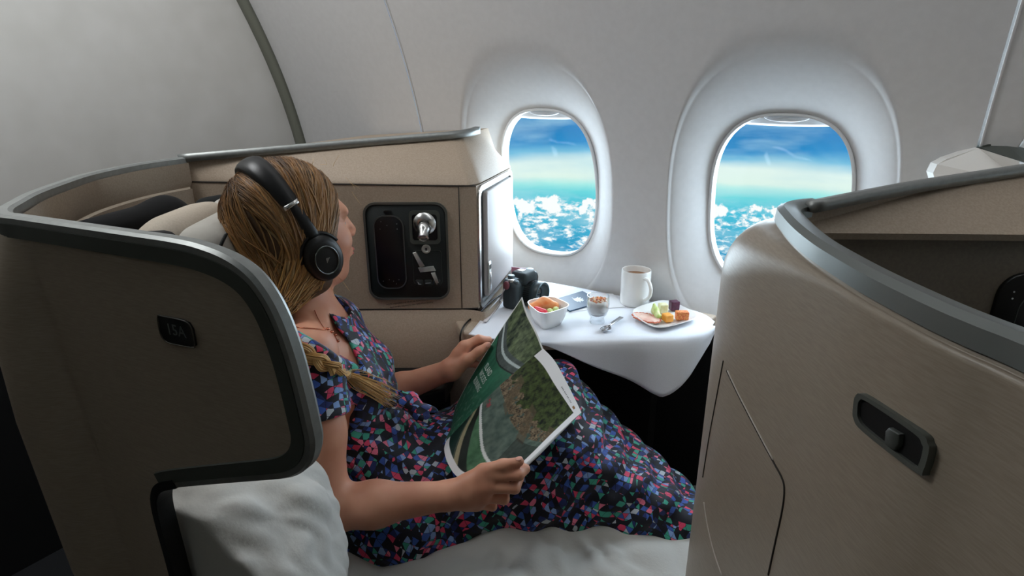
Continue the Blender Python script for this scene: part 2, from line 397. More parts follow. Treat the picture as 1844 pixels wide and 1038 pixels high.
# windows: bezel, sleeve, pane, half-hidden shade with its pull
bez_m = M('window_bezel', (226, 228, 230), .3); sleeve_m = M('window_sleeve', (214, 216, 218), .5)
def pane_mat():
    m = bpy.data.materials.new('window_pane'); m.use_nodes = True; nt = m.node_tree; nt.nodes.clear()
    o = nt.nodes.new('ShaderNodeOutputMaterial'); t = nt.nodes.new('ShaderNodeBsdfTransparent'); gl = nt.nodes.new('ShaderNodeBsdfGlossy'); mx = nt.nodes.new('ShaderNodeMixShader')
    gl.inputs['Roughness'].default_value = .02; mx.inputs[0].default_value = .008; t.inputs[0].default_value = (.985, .995, 1, 1)
    nt.links.new(t.outputs[0], mx.inputs[1]); nt.links.new(gl.outputs[0], mx.inputs[2]); nt.links.new(mx.outputs[0], o.inputs[0]); return m
pane_m = pane_mat()
for k, xc in enumerate(WX[1:]):
    w = thing('window_%d' % (k+1), ['oval cabin window beside the side console', 'oval cabin window above the plate, partly behind the front seat', 'oval cabin window hidden by the front seat', 'oval cabin window far forward'][k], 'window', (xc, WY, WZ-WB), kind='structure')
    ths = [2*math.pi*i/72 for i in range(72)]
    def oval(s, dy, ds=0.):
        return np.array([(xc+(superr(t, WA, WB, 2.7)*s+ds)*math.cos(t), wall_y(WZ+WB*math.sin(t))+dy, WZ+(superr(t, WA, WB, 2.7)*s+ds)*math.sin(t)) for t in ths])
    loft('sleeve', [oval(1, .090), oval(1, .100, -.003), oval(1, .122, -.004)], sleeve_m, w, cc=True)
    sweep('bezel', oval(1, .092), [(-.007, -.003), (-.0045, .0045), (.0045, .0045), (.007, -.003)], (0, 1, 0), bez_m, w, closed=True)
    c = oval(1, .116, -.002); loft('pane', [c, oval(1, .120, -.002)], pane_m, w, cc=True, caps=True)
    # shade pushed up into the top of the opening
    rows = []
    for zz in (WZ+WB+.01, WZ+WB-.02, WZ+WB-.026):
        hw = .12; rows.append([(xc+hw*u, wall_y(zz)+.106+(.004 if zz < WZ+WB-.022 else 0), zz+.004*u*u) for u in np.linspace(-1, 1, 25)])
    solid(loft('shade', rows, bez_m, w), .003, 0)
    fr = frame((xc, wall_y(WZ+WB-.01)+.102, WZ+WB-.006), (1, 0, 0), (0, -1, .1))
    plate('shade_pull', fr, [(.05*math.cos(a), -.011*math.sin(a)) for a in np.linspace(0, math.pi, 20)], 0, .006, M('shade_pull', (232, 233, 236), .3), w, .002)
# bulkhead, its seal, floor, ceiling and the rest of the cabin
n = 36; zl = np.linspace(0, ZC, n)
bulk = mesh_obj('wall_aft', [(XA, YI, z) for z in zl]+[(XA, wall_y(z)+.02, z) for z in zl], [(i, i+1, n+i+1, n+i) for i in range(n-1)], bulk_m, smooth=False)
tag(solid(bulk, .02, 0), 'pale flat bulkhead wall behind the seat', 'wall', kind='structure')
low_dark = mesh_obj('dark_sheet_aft', [(XA+.012, YI, 0), (XA+.012, WY, 0), (XA+.012, WY, .98), (XA+.012, YI, .98)], [(0, 1, 2, 3)], M('unlit_black', (12, 14, 16), .95), smooth=False)  # black sheet put in for the unlit darkness beside the shell
tag(solid(low_dark, .006, 0), 'black sheet standing in for the unlit dark low on the bulkhead', 'dark sheet', kind='structure')
seal = sweep('trim_1', [(XA+.02, wall_y(z)-.012, z) for z in zl], [(-.012, -.02), (.008, -.02), (.012, -.008), (.012, .012), (-.012, .02)], (0, -1, 0), seal_m)
tag(seal, 'dark grey seal where bulkhead meets the curved sidewall', 'trim', kind='structure')
def box_obj(name, lo, hi, mat, parent=None, bev=0):
    lo = np.array(lo); hi = np.array(hi)
    V = [(lo[0] if i & 1 == 0 else hi[0], lo[1] if i & 2 == 0 else hi[1], lo[2] if i & 4 == 0 else hi[2]) for i in range(8)]
    o = fix_normals(mesh_obj(name, V, [(0, 1, 3, 2), (4, 5, 7, 6), (0, 1, 5, 4), (2, 3, 7, 6), (0, 2, 6, 4), (1, 3, 7, 5)], mat, parent, smooth=False))
    if bev: bevel(o, bev, 3)
    return o
tag(box_obj('floor', (XA-.03, YI, -.05), (XF, WY+.05, 0), floor_m), 'dark carpeted cabin floor', 'floor', kind='structure')
tag(box_obj('ceiling', (XA-.03, YI, ZC), (XF, WY-.3, ZC+.05), ceil_m), 'grey cabin ceiling', 'ceiling', kind='structure')
tag(box_obj('wall_inboard', (XA-.03, YI-.05, 0), (XF, YI, ZC+.05), M('inboard_panels', (176, 168, 154), .7)), 'beige inboard side of the cabin behind the aisle', 'wall', kind='structure')
tag(box_obj('wall_fore', (XF, YI-.05, 0), (XF+.05, WY+.2, ZC+.05), M('fore_panels', (196, 190, 182), .7)), 'beige forward end of the cabin', 'wall', kind='structure')

# cabin lights: an added unseen ceiling panel to brighten the bulkhead, and the sidewall wash light
def cabin_light(name, label, lo, hi, aim, power, size):
    lo, hi = A3(*lo), A3(*hi); c = (lo+hi)/2; t = thing(name, label, 'light', c)
    box_obj('housing', lo, hi, white_m, t, .004); d = unit(aim); k = np.argmax(np.abs(d)); off = (hi-lo)/2*np.sign(d)
    dl, dh = lo+(hi-lo)*.06, hi-(hi-lo)*.06; f = c[k]+off[k]; dl[k], dh[k] = sorted((f, f+np.sign(d[k])*.006))
    box_obj('diffuser', dl, dh, M('lamp_diffuser', (240, 240, 240), .4, emit=((255, 244, 230), 1.2)), t)
    al = bpy.data.lights.new(name+'_lamp', 'AREA'); al.shape = 'RECTANGLE'; al.size, al.size_y = size; al.energy = power; al.color = (.95, .98, 1)
    ob = bpy.data.objects.new(name+'_lamp', al); COL.objects.link(ob); ob.location = tuple(c+off*A3(0, 1, 1)*(np.arange(3) == k)+d*.02)
    ob.rotation_euler = Vector(d).to_track_quat('-Z', 'X').to_euler()
    return ob
cabin_light('ceiling_fill_light', 'added square fill light on the ceiling near the bulkhead', (-1.75, .1, ZC-.02), (-1.15, .5, ZC), (0, 0, -1), 8.0, (.36, .55))
wl_ = cabin_light('wall_wash_light', 'long frosted wash light above the sidewall windows', (-1.8, .80, 1.93), (1.3, .84, 1.98), (0, .86, -.5), 5.0, (.05, 3.0))
wl_.rotation_euler = (math.radians(60), 0, 0)
wl_.data.size, wl_.data.size_y = 3.0, .05

# ------------------------------------------------------------------ her seat: privacy shell with the aisle wing
ZS = 1.13
pA = A3(*pz(-4, 395, ZS)[:2], 0); pW = A3(*pz(297, 440, ZS)[:2], 0); tW = unit(pW-pA); nW = A3(tW[1], -tW[0], 0)     # aisle face, normal to the camera side
if nW[1] > 0: nW = -nW
def wing(px, py): return pp(px, py, pW, nW)
wing_px = [(300, 441), (350, 451), (400, 470), (440, 497), (470, 533), (495, 580), (517, 640), (535, 705), (549, 765), (555, 800), (549, 828), (532, 846), (505, 855), (450, 860), (380, 866), (318, 872), (294, 877), (284, 890), (284, 915), (295, 960), (306, 1000), (316, 1038)]
back_px = [(324, 288), (240, 300), (154, 318), (100, 335), (46, 355), (14, 372)]
back = [pz(x, y, ZS) for x, y in back_px]
corner = catmull([back[-2], back[-1], pz(-7, 385, ZS), pA+tW*.0+Z*ZS, pA+tW*.04+Z*ZS, pA+tW*.1+Z*ZS, wing(240, 431)*A3(1, 1, 0)+Z*ZS], 6)[6:]
wing3 = [wing(x, y) for x, y in wing_px]; wing3[0][2] = ZS
wing3[0] = A3(*wing3[0])
low = wing3[-1].copy(); down = [A3(low[0]+.02, low[1]+.0*1, zz) for zz in (.35, .15, 0.)]
for q in down: q[1] = (pW+tW*((q-pW)@tW))[1]
seat_shell = thing('privacy_shell', 'beige privacy shell with grey metal rim around the reading woman, numbered 15A', 'seat shell', (pA[0]+.1, pA[1]+.2, 0))
top = np.concatenate([resample(catmull(back, 6), 30), corner[1:], catmull([A3(*corner[-1])]+wing3[:17], 5)[1:]])
TH = .016
# aisle face (outline from the corner round the wing and down to the floor), then the aft face
wl = [p for p in corner if (p-pW)@tW > (pA-pW)@tW+.06]
outline = np.concatenate([np.array(wl), catmull([wl[-1]]+wing3, 4)[1:], np.array(down), [A3(*(wl[0]*A3(1, 1, 0)))+tW*.09]])
o2 = [((p-pW)@tW, p[2]) for p in outline]
def flat_solid(name, pts, nrm, t, mat, parent):
    bm = bmesh.new(); vs_ = [bm.verts.new(tuple(p)) for p in pts]; f = bm.faces.new(vs_)
    r = bmesh.ops.extrude_face_region(bm, geom=[f]); nv = [x for x in r['geom'] if isinstance(x, bmesh.types.BMVert)]
    bmesh.ops.translate(bm, vec=tuple(-np.array(nrm)*t), verts=nv)
    bmesh.ops.recalc_face_normals(bm, faces=bm.faces)
    me = bpy.data.meshes.new(name); bm.to_mesh(me); bm.free(); me.materials.append(mat)
    o = bpy.data.objects.new(name, me); COL.objects.link(o); adopt(o, parent); return o
dn = A3(*(pW+tW*0.)); proj_o = [pW+tW*u+Z*z for u, z in o2]
flat_solid('aisle_panel', proj_o, nW, TH, shell_m, seat_shell)
# aft face of the shell, thick wall
path2 = np.concatenate([resample(catmull(back, 6), 24), [p for p in corner[1:] if (p-pW)@tW < (pA-pW)@tW+.07]])[:, :2]
def wall_normals(P2):
    T = np.gradient(P2, axis=0); T /= np.linalg.norm(T, axis=1)[:, None]; return np.stack([T[:, 1], -T[:, 0]], 1)
Nn = wall_normals(path2)
if Nn[5]@np.array([-.77, -.64]) < 0: Nn = -Nn
def ring3(P2, N2, off, z): return np.c_[P2+N2*off, np.full(len(P2), z)]
uu_ = (path2-pA[:2])@tW[:2]; wt = np.clip((.05-uu_)/.07, 0, 1)
def aft(off, z, sh=0.): q = ring3(path2, Nn, 0, z); q[:, :2] += Nn*(np.asarray(off)*wt)[:, None]+tW[:2]*sh; return q
loft('aft_panel', [aft(.0, 0., .09), aft(.03, .3, .066), aft(.045, .6, .042), aft(.048, .85, .022), aft(.04, 1.02, .009), aft(.02, 1.09, .003), aft(0, ZS-.012), aft(0, ZS), ring3(path2, Nn, -TH, ZS), ring3(path2, Nn, -TH, .5)], shell_m, seat_shell, cr=True, caps=True)
# inner liner in two bands with a seam between them
for nm, z0, z1, off in (('upper_liner', 1.068, ZS-.006, TH+.004), ('lower_liner', .45, 1.064, TH+.002)):
    loft(nm, [ring3(path2, Nn, -off+.002, z0), ring3(path2, Nn, -off-.004, z0+.012), ring3(path2, Nn, -off-.004, z1)], shell_in_m, seat_shell)
# rim: satin top strip and a side band coloured dark for its shadow
topn = np.zeros_like(top)
T_ = tangents(top)
for i, t in enumerate(T_):
    if abs(t[2]) > .15 or i > len(top)-77: topn[i] = nW
    else:
        q = np.array([t[1], -t[0], 0]); q /= np.linalg.norm(q); topn[i] = q
if topn[10]@A3(-.77, -.64, 0) < 0: topn[:] = [(-q if not np.allclose(q, nW) else q) for q in topn]
for i in range(1, len(topn)):
    if topn[i]@topn[i-1] < 0: topn[i] = -topn[i]
for _ in range(6): topn[1:-1] = (topn[:-2]+topn[1:-1]*2+topn[2:])/4
RIMP = [(-TH-.003, -.012), (-TH-.003, .004), (-TH+.002, .007), (-.003, .007), (.002, .004), (.002, -.003)]
def rim(name, path, nrm, parent, mat, prof):
    B = np.cross(nrm[10], T_[10]); s = 1 if B[2] > 0 else -1
    return autosmooth(sweep(name, path, [(a, s*b) for a, b in prof], nrm, mat, parent, smooth=True), 30)
rim('rim', top, topn, seat_shell, rim_m, RIMP)
rim('rim_shade_band', top, topn, seat_shell, rimd_m, [(-.001, -.022), (-.001, -.0035), (.003, -.0035), (.003, -.021)])
# trim carries on along the underside of the wing and down
low3 = np.concatenate([catmull(wing3[15:], 4), np.array(down)])
lown = np.tile(nW, (len(low3), 1))
B = np.cross(nW, tangents(low3)[3]); s = 1 if B[2] < 0 else -1
sweep('wing_edge', low3, [(a, s*b) for a, b in ((-TH-.003, -.008), (-TH-.003, .005), (.004, .005), (.004, -.008))], nW, dark_m, seat_shell, smooth=False)
# seat number placard
fr = frame(wing(321, 595), wing(360, 603)-wing(285, 587), nW)
if fr[2][2] < 0: fr = (fr[0], -fr[1], -fr[2], fr[3])
pl = [(wing(x, y)-fr[0]) for x, y in ((288, 568), (299, 569), (330, 575), (343, 581), (350, 593), (355, 622), (347, 624), (310, 617), (299, 610), (292, 597))]
plo = [(q@fr[1], q@fr[2]) for q in pl]
if sum(a[0]*b[1]-b[0]*a[1] for a, b in zip(plo, plo[1:]+plo[:1])) < 0: plo = plo[::-1]
placard = plate('number_placard', fr, plo, 0, .003, dark_m, seat_shell, .0006); placard['label'] = 'dark placard with seat number 15A'
u_ = fr[1] if fr[1]@R > 0 else -fr[1]
frt = frame(fr[0]+fr[3]*.003, u_, fr[3])
text_mesh('placard_number', '15A', frt, .019, M('placard_print', (92, 98, 98), .5), placard)
sweep('placard_edge', catmull([fp(fr, u, v, .003) for u, v in plo], 4, True), circ(.0007, 6), fr[3], M('placard_edge', (86, 84, 76), .4), placard, closed=True)

# ------------------------------------------------------------------ side console with control panel and storage door
pB = A3(*back[0][:2], 0)
P1 = A3(-.865, 1.12, 0); P2 = A3(-.832, 1.146, 0); PE = A3(-.946, 1.478, 0)
eF = unit(P1-pB); nF = A3(eF[1], -eF[0], 0); nD = unit(np.cross(PE-P2, Z))
if nF@H > 0: nF = -nF
if nD@H > 0: nD = -nD
console = thing('side_console', 'beige side console with black control panel beside the window', 'console', (-1.05, 1.25, 0))
ZL, ZM = .752, 1.066
def face_pt(px, py): return pp(px, py, P1, nF)
T1 = pz(818, 245, 1.172); T2 = pz(858, 237, 1.178); TB = A3(*back[0][:2], ZS)
wb = A3(-1.42, 1.46, 0)
# body
plan = [pB+eF*.0, pB+(P1-pB)*.5, P1, P2, PE, A3(-1.0, 1.5, 0), A3(-1.5, 1.5, 0)]
def rows_at(z, pts): return [A3(p[0], p[1], z) for p in pts]
fb = loft('console_body', [rows_at(ZL, plan), [p+Z*(.012*max(0, 1-i/2)) for i, p in enumerate(rows_at(ZM, plan))]], shell_in_m, console, cc=True, caps=True, smooth=False)
def dense(p, q): return resample(np.array([p, q]), 10)
def bevel_ring(front0, c1, c2, end, back0, back1):
    cor = catmull([c1-(c1-front0)*.06, c1*.75+c2*.25, c1*.35+c2*.65, c2+(end-c2)*.08], 5)
    return np.concatenate([dense(front0, cor[0]), cor[1:-1], dense(cor[-1], end), dense(end, back0)[1:], dense(back0, back1)[1:]])
r0 = bevel_ring(A3(*pB[:2], ZM+.015), A3(*P1[:2], ZM+.003), A3(*P2[:2], ZM+.003), A3(*PE[:2], ZM+.003), A3(-1.0, 1.5, ZM+.003), A3(-1.5, 1.5, ZM+.003))
r3 = bevel_ring(TB, T1-(T1-TB)*.06, T1+(T2-T1)*.25, T2, A3(-1.02, 1.47, 1.178), A3(-1.5, 1.45, 1.14))
bv = loft('console_top', [r0, r0*.97+r3*.03+Z*.004, r0*.8+r3*.2+Z*.003, r0*.5+r3*.5+Z*.002, r0*.15+r3*.85+Z*.001, r3], shell_in_m, console, cc=True, caps=True); autosmooth(bv, 40)
# metal strip along the top edge
tp = catmull([TB, TB+(T1-TB)*.33, TB+(T1-TB)*.66, T1, T2], 6)
sweep('top_strip', tp+Z*.001, [(-.006, -.012), (-.006, .004), (.004, .007), (.012, .003), (.012, -.012)], (0, 0, 1), rim_m, console)
# front seams
def ribbon(name, pts, off, w, mat, parent, nrm):
    return sweep(name, np.array(pts)+np.array(nrm)*off, [(-.0012, -w/2), (.0006, -w/2), (.0006, w/2), (-.0012, w/2)], nrm, mat, parent)
ribbon('seam', [P1+Z*(ZL+.004), P1+Z*ZM], .0004, .0022, seam_m, console, nF)
ribbon('seam', [pB+Z*(ZL+.002), P1+Z*(ZL+.002), P2+Z*(ZL+.002)], .0004, .003, seam_m, console, nF)
ribbon('seam', [pB+Z*(ZM+.013), P1+Z*(ZM+.001), P2+Z*(ZM+.001)], .0006, .0026, seam_m, console, nF)
# lower part flows out into the ledge
low_pl = [pB, pB+(P1-pB)*.5, P1, P2+eF*.03, PE+A3(.02, 0, 0)]
rows = []
for z, off in ((ZL, .0), (ZL-.012, .004), (ZL-.03, .012), (.66, .03), (.58, .034), (.5, .03), (.4, .03), (.2, .03), (0, .03)):
    rows.append([A3(p[0], p[1], z)+nF*(off*(1 if i < 3 else .5)) for i, p in enumerate(low_pl)])
lo_ = loft('console_base', [[p for p in catmull(r_, 5)] for r_ in rows], shell_in_m, console)
# storage door on the end of the console
frd = frame((P2+PE)/2+Z*.905, PE-P2, nD)
wd = np.linalg.norm(PE-P2)
Lx = wd/2-.006
zt = lambda u: .145+.0*u
dout = rrect(wd-.004, .318, .03, 6); dinn = rrect(wd-.03, .292, .022, 6)
ring_plate('door_frame', frd, dout, dinn, -.004, .006, chrome_m, console)
plate('door_recess', frd, dinn, -.003, .0008, dark_m, console)
door = plate('door', frd, [(u+.016, v) for u, v in rrect(wd-.075, .278, .012, 5)], .0, .012, M('door_panel', (190, 184, 182), .45), console, .003)
frl = frame(fp(frd, -wd/2+.062, -.085, .012), frd[1], nD)
lt = plate('latch', frl, rrect(.022, .085, .004), 0, .003, M('latch_plate', (190, 190, 184), .35, .3), door, .001)
plate('latch_window', (frl[0]+frl[2]*.028, *frl[1:]), rrect(.013, .012, .002), .003, .0042, dark_m, lt)
plate('latch_grip', (frl[0]-frl[2]*.012, *frl[1:]), rrect(.011, .05, .003), .003, .005, chrome_m, lt, .001)
# control panel
c4 = [face_pt(*q) for q in ((655, 372), (803, 362), (806, 527), (672, 545))]
cc = sum(c4)/4; frp = frame(cc, eF, nF)
pw = .5*(np.linalg.norm(c4[1]-c4[0])+np.linalg.norm(c4[2]-c4[3])); ph = .5*(np.linalg.norm(c4[3]-c4[0])+np.linalg.norm(c4[2]-c4[1]))
def control_panel(parent, frp, pw, ph, full=True):
    cp = plate('control_panel', frp, rrect(pw, ph, pw*.13, 6), -.002, .004, M('charcoal_panel', (26, 32, 32), .45), parent, .001)
    cp['label'] = 'black control panel with handset, lamp and seat buttons'
    ring_plate('panel_frame', frp, rrect(pw+.008, ph+.008, pw*.15, 6), rrect(pw-.002, ph-.002, pw*.13, 6), 0, .0062, M('panel_edge', (96, 98, 94), .35, .5), cp)
    fh = (frp[0]-frp[1]*pw*.215, *frp[1:]); hw, hh = pw*.355, ph*.76
    fh = (fh[0]-fh[2]*ph*.005, *frp[1:])
    hs = plate('handset', fh, rrect(hw, hh, hw*.36, 7), .004, .0062, M('handset_screen', (5, 6, 9), .35), cp, .0008)
    ring_plate('handset_rim', fh, rrect(hw+.004, hh+.004, hw*.38, 7), rrect(hw-.001, hh-.001, hw*.36, 7), .0035, .0068, M('handset_rim', (92, 98, 98), .35, .7), hs)
    dot = M('key_print', (150, 155, 160), .5); 
    for u, v in ((-.25, .43), (.3, .4), (.3, .33), (-.05, .38), (-.3, .33), (-.32, -.4), (.05, -.4), (.25, -.38), (-.1, -.38), (.15, -.44)):
        plate('key', (fp(fh, u*hw, v*hh, .0062), *fh[1:]), circ(.0011 if u > .2 and v > 0 else .0008, 8), 0, .0003, dot, hs)
    plate('handset_release', (fp(fh, 0, hh*.56, .004), *fh[1:]), rrect(.02, .009, .004), 0, .002, dark_m, cp, .0006)
    # reading lamp in its square well
    fl = (fp(frp, pw*.235, ph*.26, .004), *frp[1:]); s_ = pw*.34
    ring_plate('lamp_well', fl, rrect(s_*1.12, s_*1.25, .01), rrect(s_*.92, s_*.98, .008), 0, .0035, rimd_m, cp)
    plate('well_floor', fl, rrect(s_*.92, s_*.98, .008), -.0005, .0006, M('well_black', (7, 8, 9), .6), cp)
    ld = unit(-fl[2]*.75+fl[3]*.9+fl[1]*.05)
    lm_ = lathe('reading_lamp', frame(fp(fl, 0, s_*.14, .0), fl[1], fl[3]), [(0, .001), (s_*.40, .001), (s_*.42, .004), (s_*.36, .008), (s_*.25, .012), (s_*.2, .013)], chrome_m, cp)
    lathe('lamp_head', frame(fp(fl, 0, s_*.12, .006), fl[1], ld), [(0, 0), (s_*.2, .001), (s_*.26, s_*.16), (s_*.23, s_*.3), (s_*.19, s_*.4), (s_*.2, s_*.62), (s_*.15, s_*.64), (s_*.13, s_*.58), (0, s_*.58)], chrome_m, lm_)
    # round button
    fb_ = (fp(frp, pw*.24, ph*.0+ph*.035, .004), *frp[1:])
    bt = lathe('round_button', fb_, [(0, .0005), (.0112, .0005), (.0112, .003), (.009, .0038), (.006, .003), (.0055, .0022), (0, .0022)], M('button_metal', (176, 178, 172), .35, .6), cp)
    plate('button_mark', (fp(fb_, 0, 0, .0022), *fb_[1:]), [(-.0028, .002), (0, .0034), (.0028, .002), (.0012, -.0034), (-.0012, -.0034)][::-1], 0, .0006, dark_m, bt)
    # seat shaped switches
    fs = (fp(frp, pw*.245, -ph*.165, .004), *frp[1:])
    ring_plate('switch_field', fs, rrect(pw*.37, ph*.37, .008), rrect(pw*.36, ph*.362, .0075), 0, .0012, M('field_line', (58, 66, 64), .4), cp)
    sm = M('switch_metal', (176, 178, 174), .3, .5)
    for q in ([(-.03, .029), (-.023, .031), (-.006, .003), (-.016, .001)], [(-.02, .0), (.013, .003), (.018, -.006), (-.016, -.0085)], [(.007, -.010), (.016, -.0085), (.023, -.030), (.017, -.031)]):
        plate('seat_switch', fs, [(u*pw/.17, v*ph/.18) for u, v in q][::-1], .0, .0045, sm, cp, .0012)
    fk = (fp(frp, pw*.245, -ph*.335, .004), *frp[1:])
    for j, dx in enumerate((-1, 0, 1)):
        kb = plate('preset_key', (fp(fk, dx*pw*.112, 0, 0), *fk[1:]), rrect(pw*.105, ph*.075, .005), 0, .0016, M('preset_key', (30, 36, 36), .4), cp, .0004)
        ic = ([(-.005, .004), (-.0035, .004), (-.001, -.001), (.004, -.002), (.0045, -.0035), (-.0025, -.003)], [(-.007, .0008), (.006, .0016), (.006, .0002), (-.007, -.0012)], [(-.0032, .003), (.0032, .003), (.0008, 0), (.0008, -.004), (-.0008, -.004), (-.0008, 0)])[j]
        plate('key_icon', (fp(fk, dx*pw*.112, 0, .0016), *fk[1:]), ic[::-1], 0, .0003, dot, kb)
    return cp
cpan = control_panel(console, frp, pw, ph)
notice_m = M('notice_print', (52, 46, 42), .7)
fn = frame(face_pt(742, 548), eF, nF)
fn = frame(face_pt(740, 546)+nF*.0004, face_pt(787, 541)-face_pt(692, 553), nF)
text_mesh('notice', 'NOTE: HEADPHONE MUST BE REMOVED DURING', (fn[0]+fn[2]*.0035, *fn[1:]), .0056, notice_m, console, .0001)
text_mesh('notice', 'Seats upright required for taxi, take-off and landing', (fn[0]-fn[2]*.0045, *fn[1:]), .0054, notice_m, console, .0001)

# ------------------------------------------------------------------ side table (ledge) under the windows
ZT = .725
tbl_px = [(832, 598), (850, 601), (900, 611), (940, 612), (975, 612), (1050, 609), (1120, 608), (1200, 606), (1229, 603), (1258, 597)]
tbl = [pz(x, y, ZT) for x, y in tbl_px]
tb_pts = [A3(-.9, 1.125, ZT)]+tbl+[A3(-.33, 1.43, ZT), A3(-.32, 1.505, ZT), A3(-.95, 1.508, ZT), A3(-.96, 1.40, ZT), A3(-.86, 1.16, ZT)]
side_table = thing('side_table', 'beige side table ledge under the windows, covered by white cloth', 'table', (-.6, 1.3, ZT-.04))
ttop = flat_solid('table_top', tb_pts, (0, 0, 1), .03, shell_in_m, side_table); bevel(ttop, .006, 3)
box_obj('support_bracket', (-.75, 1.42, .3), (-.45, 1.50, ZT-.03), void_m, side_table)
# footwell: boxes coloured black for the dark void below the table
fw_ = thing('footwell', 'footwell below the side table, boxes blackened as a dark void', 'footwell', (-.4, 1.2, 0))
box_obj('back_void', (-1.2, 1.475, 0), (.6, 1.50, .69), void_m, fw_)
box_obj('floor_void', (-.6, .75, 0), (.2, 1.47, .02), void_m, fw_)
box_obj('ledge', (-.24, 1.46, .655), (.1, 1.507, .70), white_m, fw_, .004)
# ------------------------------------------------------------------ the seat in front: back of its privacy shell
near_px = [(1402, 378), (1412, 396), (1432, 418), (1465, 445), (1510, 474), (1560, 503), (1620, 534), (1690, 568), (1760, 598), (1844, 632)]
nr = [pz(x, y, ZS) for x, y in near_px]
ext = [A3(.155, .385, ZS), A3(.25, .335, ZS), A3(.4, .31, ZS), A3(.8, .30, ZS)]
cr0 = nr[0]
far = [A3(.2, 1.425, 1.12), A3(.1, 1.28, 1.12), A3(-.02, 1.09, 1.122), A3(-.083, .985, 1.126), A3(-.112, .925, 1.129)]
fpath = catmull(far+nr[0:1]+nr[1:]+ext, 6)
front = thing('front_seat_shell', 'back of the front seat with curved beige shell and latch recess', 'seat shell', (.1, .7, 0))
P2f = fpath[:, :2]; Tn = np.gradient(P2f, axis=0); Tn /= np.linalg.norm(Tn, axis=1)[:, None]
Nf = np.stack([-Tn[:, 1], Tn[:, 0]], 1)
if Nf[len(far)*6]@np.array([-1, -.1]) < 0: Nf = -Nf
for _ in range(10): Nf[1:-1] = (Nf[:-2]+2*Nf[1:-1]+Nf[2:])/4
Nf /= np.linalg.norm(Nf, axis=1)[:, None]
sarc = np.r_[0, np.cumsum(np.linalg.norm(np.diff(P2f, axis=0), axis=1))]; s0 = sarc[np.argmin(np.linalg.norm(P2f-cr0[:2], axis=1))]
bulge = np.where(sarc < s0, .062, .004+.058*np.exp(-((sarc-s0)/.16)**2))
def frow(off, dz=None, z=None):
    q = np.c_[P2f+Nf*np.asarray(off)[:, None] if np.ndim(off) else P2f+Nf*off, fpath[:, 2]]
    if z is not None: q[:, 2] = z
    else: q[:, 2] += dz
    return q
rows = [frow(0., -.014), frow(bulge*.0+.001, -.016)]
for a in np.linspace(0, 90, 8): rows.append(frow(.001+bulge*math.sin(math.radians(a)), -.017-.075*(1-math.cos(math.radians(a)))*np.clip(bulge/.06, .1, 1)))
rows += [frow(bulge+.001, z=.9), frow(bulge+.001, z=.6), frow(bulge+.001, z=.3), frow(bulge+.001, z=0.)]
fshell = loft('outer_shell', rows, shell_m, front)
# inner wall of that seat
low_m = M('shaded_beige_liner', (112, 102, 88), .6, col2=(104, 94, 82), nscale=200)  # beige darkened to carry the shade of the recessed lower part
it, ib = .022, .05
i0 = len(far)*6-10
loft('inner_liner', [frow(-it, -.012)[i0:], frow(-it-.002, -.02)[i0:], frow(-it-.004, -.095)[i0:], frow(-it-.003, -.098)[i0:]], shell_in_m, front)
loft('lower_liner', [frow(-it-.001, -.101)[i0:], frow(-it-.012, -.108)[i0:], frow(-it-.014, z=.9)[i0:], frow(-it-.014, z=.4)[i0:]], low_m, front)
fn3 = np.c_[Nf, np.zeros(len(Nf))]
Bx = np.cross(fn3[20], tangents(fpath)[20]); s = 1 if Bx[2] > 0 else -1
autosmooth(sweep('rim', fpath[i0:], [(a, s*b) for a, b in ((-it-.006, -.014), (-it-.006, .002), (-it+.002, .007), (-.006, .0085), (.002, .004), (.0035, -.012))], fn3[i0:], M('shaded_aluminium', (122, 126, 124), .42, .55), front), 30)  # rim metal darkened, as this rim is less lit
bv_f = BVHTree.FromObject(fshell, bpy.context.evaluated_depsgraph_get())
bpy.context.view_layer.update()
def hit(bvh, x, y, obj_off=Vector((0, 0, 0))):
    d = Vector(ray(x, y)).normalized(); h = bvh.ray_cast(Vector(C0)-obj_off, d)
    if h[0] is None: return None, None
    n_ = np.array(h[1]); n_ = n_ if n_@np.array(d) < 0 else -n_
    return np.array(h[0]+obj_off), n_
def fbvh(o):
    me = o.data; off = -wloc(o.parent) if o.parent else Vector((0, 0, 0))
    return BVHTree.FromPolygons([v.co[:] for v in me.vertices], [tuple(p.vertices) for p in me.polygons])
bvf = fbvh(fshell)
def seam_on(bvh, pxs, w, mat, parent, name='seam', off=.0005):
    pts = []; ns = []
    for x, y in catmull(np.array(pxs, float), 6):
        p, n_ = hit(bvh, x, y)
        if p is not None: pts.append(p+n_*off); ns.append(n_)
    return sweep(name, pts, [(-.001, -w/2), (.0007, -w*.3), (.0007, w*.3), (-.001, w/2)], np.array(ns), mat, parent)
seam_on(bvf, [(1309, 668), (1330, 712), (1360, 770), (1392, 830), (1409, 862), (1413, 884), (1409, 920), (1396, 980), (1384, 1036)], .0028, seam_m, front)
seam_on(bvf, [(1311, 668), (1332, 712), (1362, 770), (1393, 828)], .0014, seam_hi_m, front, 'seam_highlight', .0009)
seam_on(bvf, [(1268, 905), (1274, 945), (1286, 995), (1300, 1036)], .0022, seam_hi_m, front, 'seam_highlight')
seam_on(bvf, [(1303, 650), (1290, 720), (1277, 790), (1266, 860)], .002, seam_m, front)
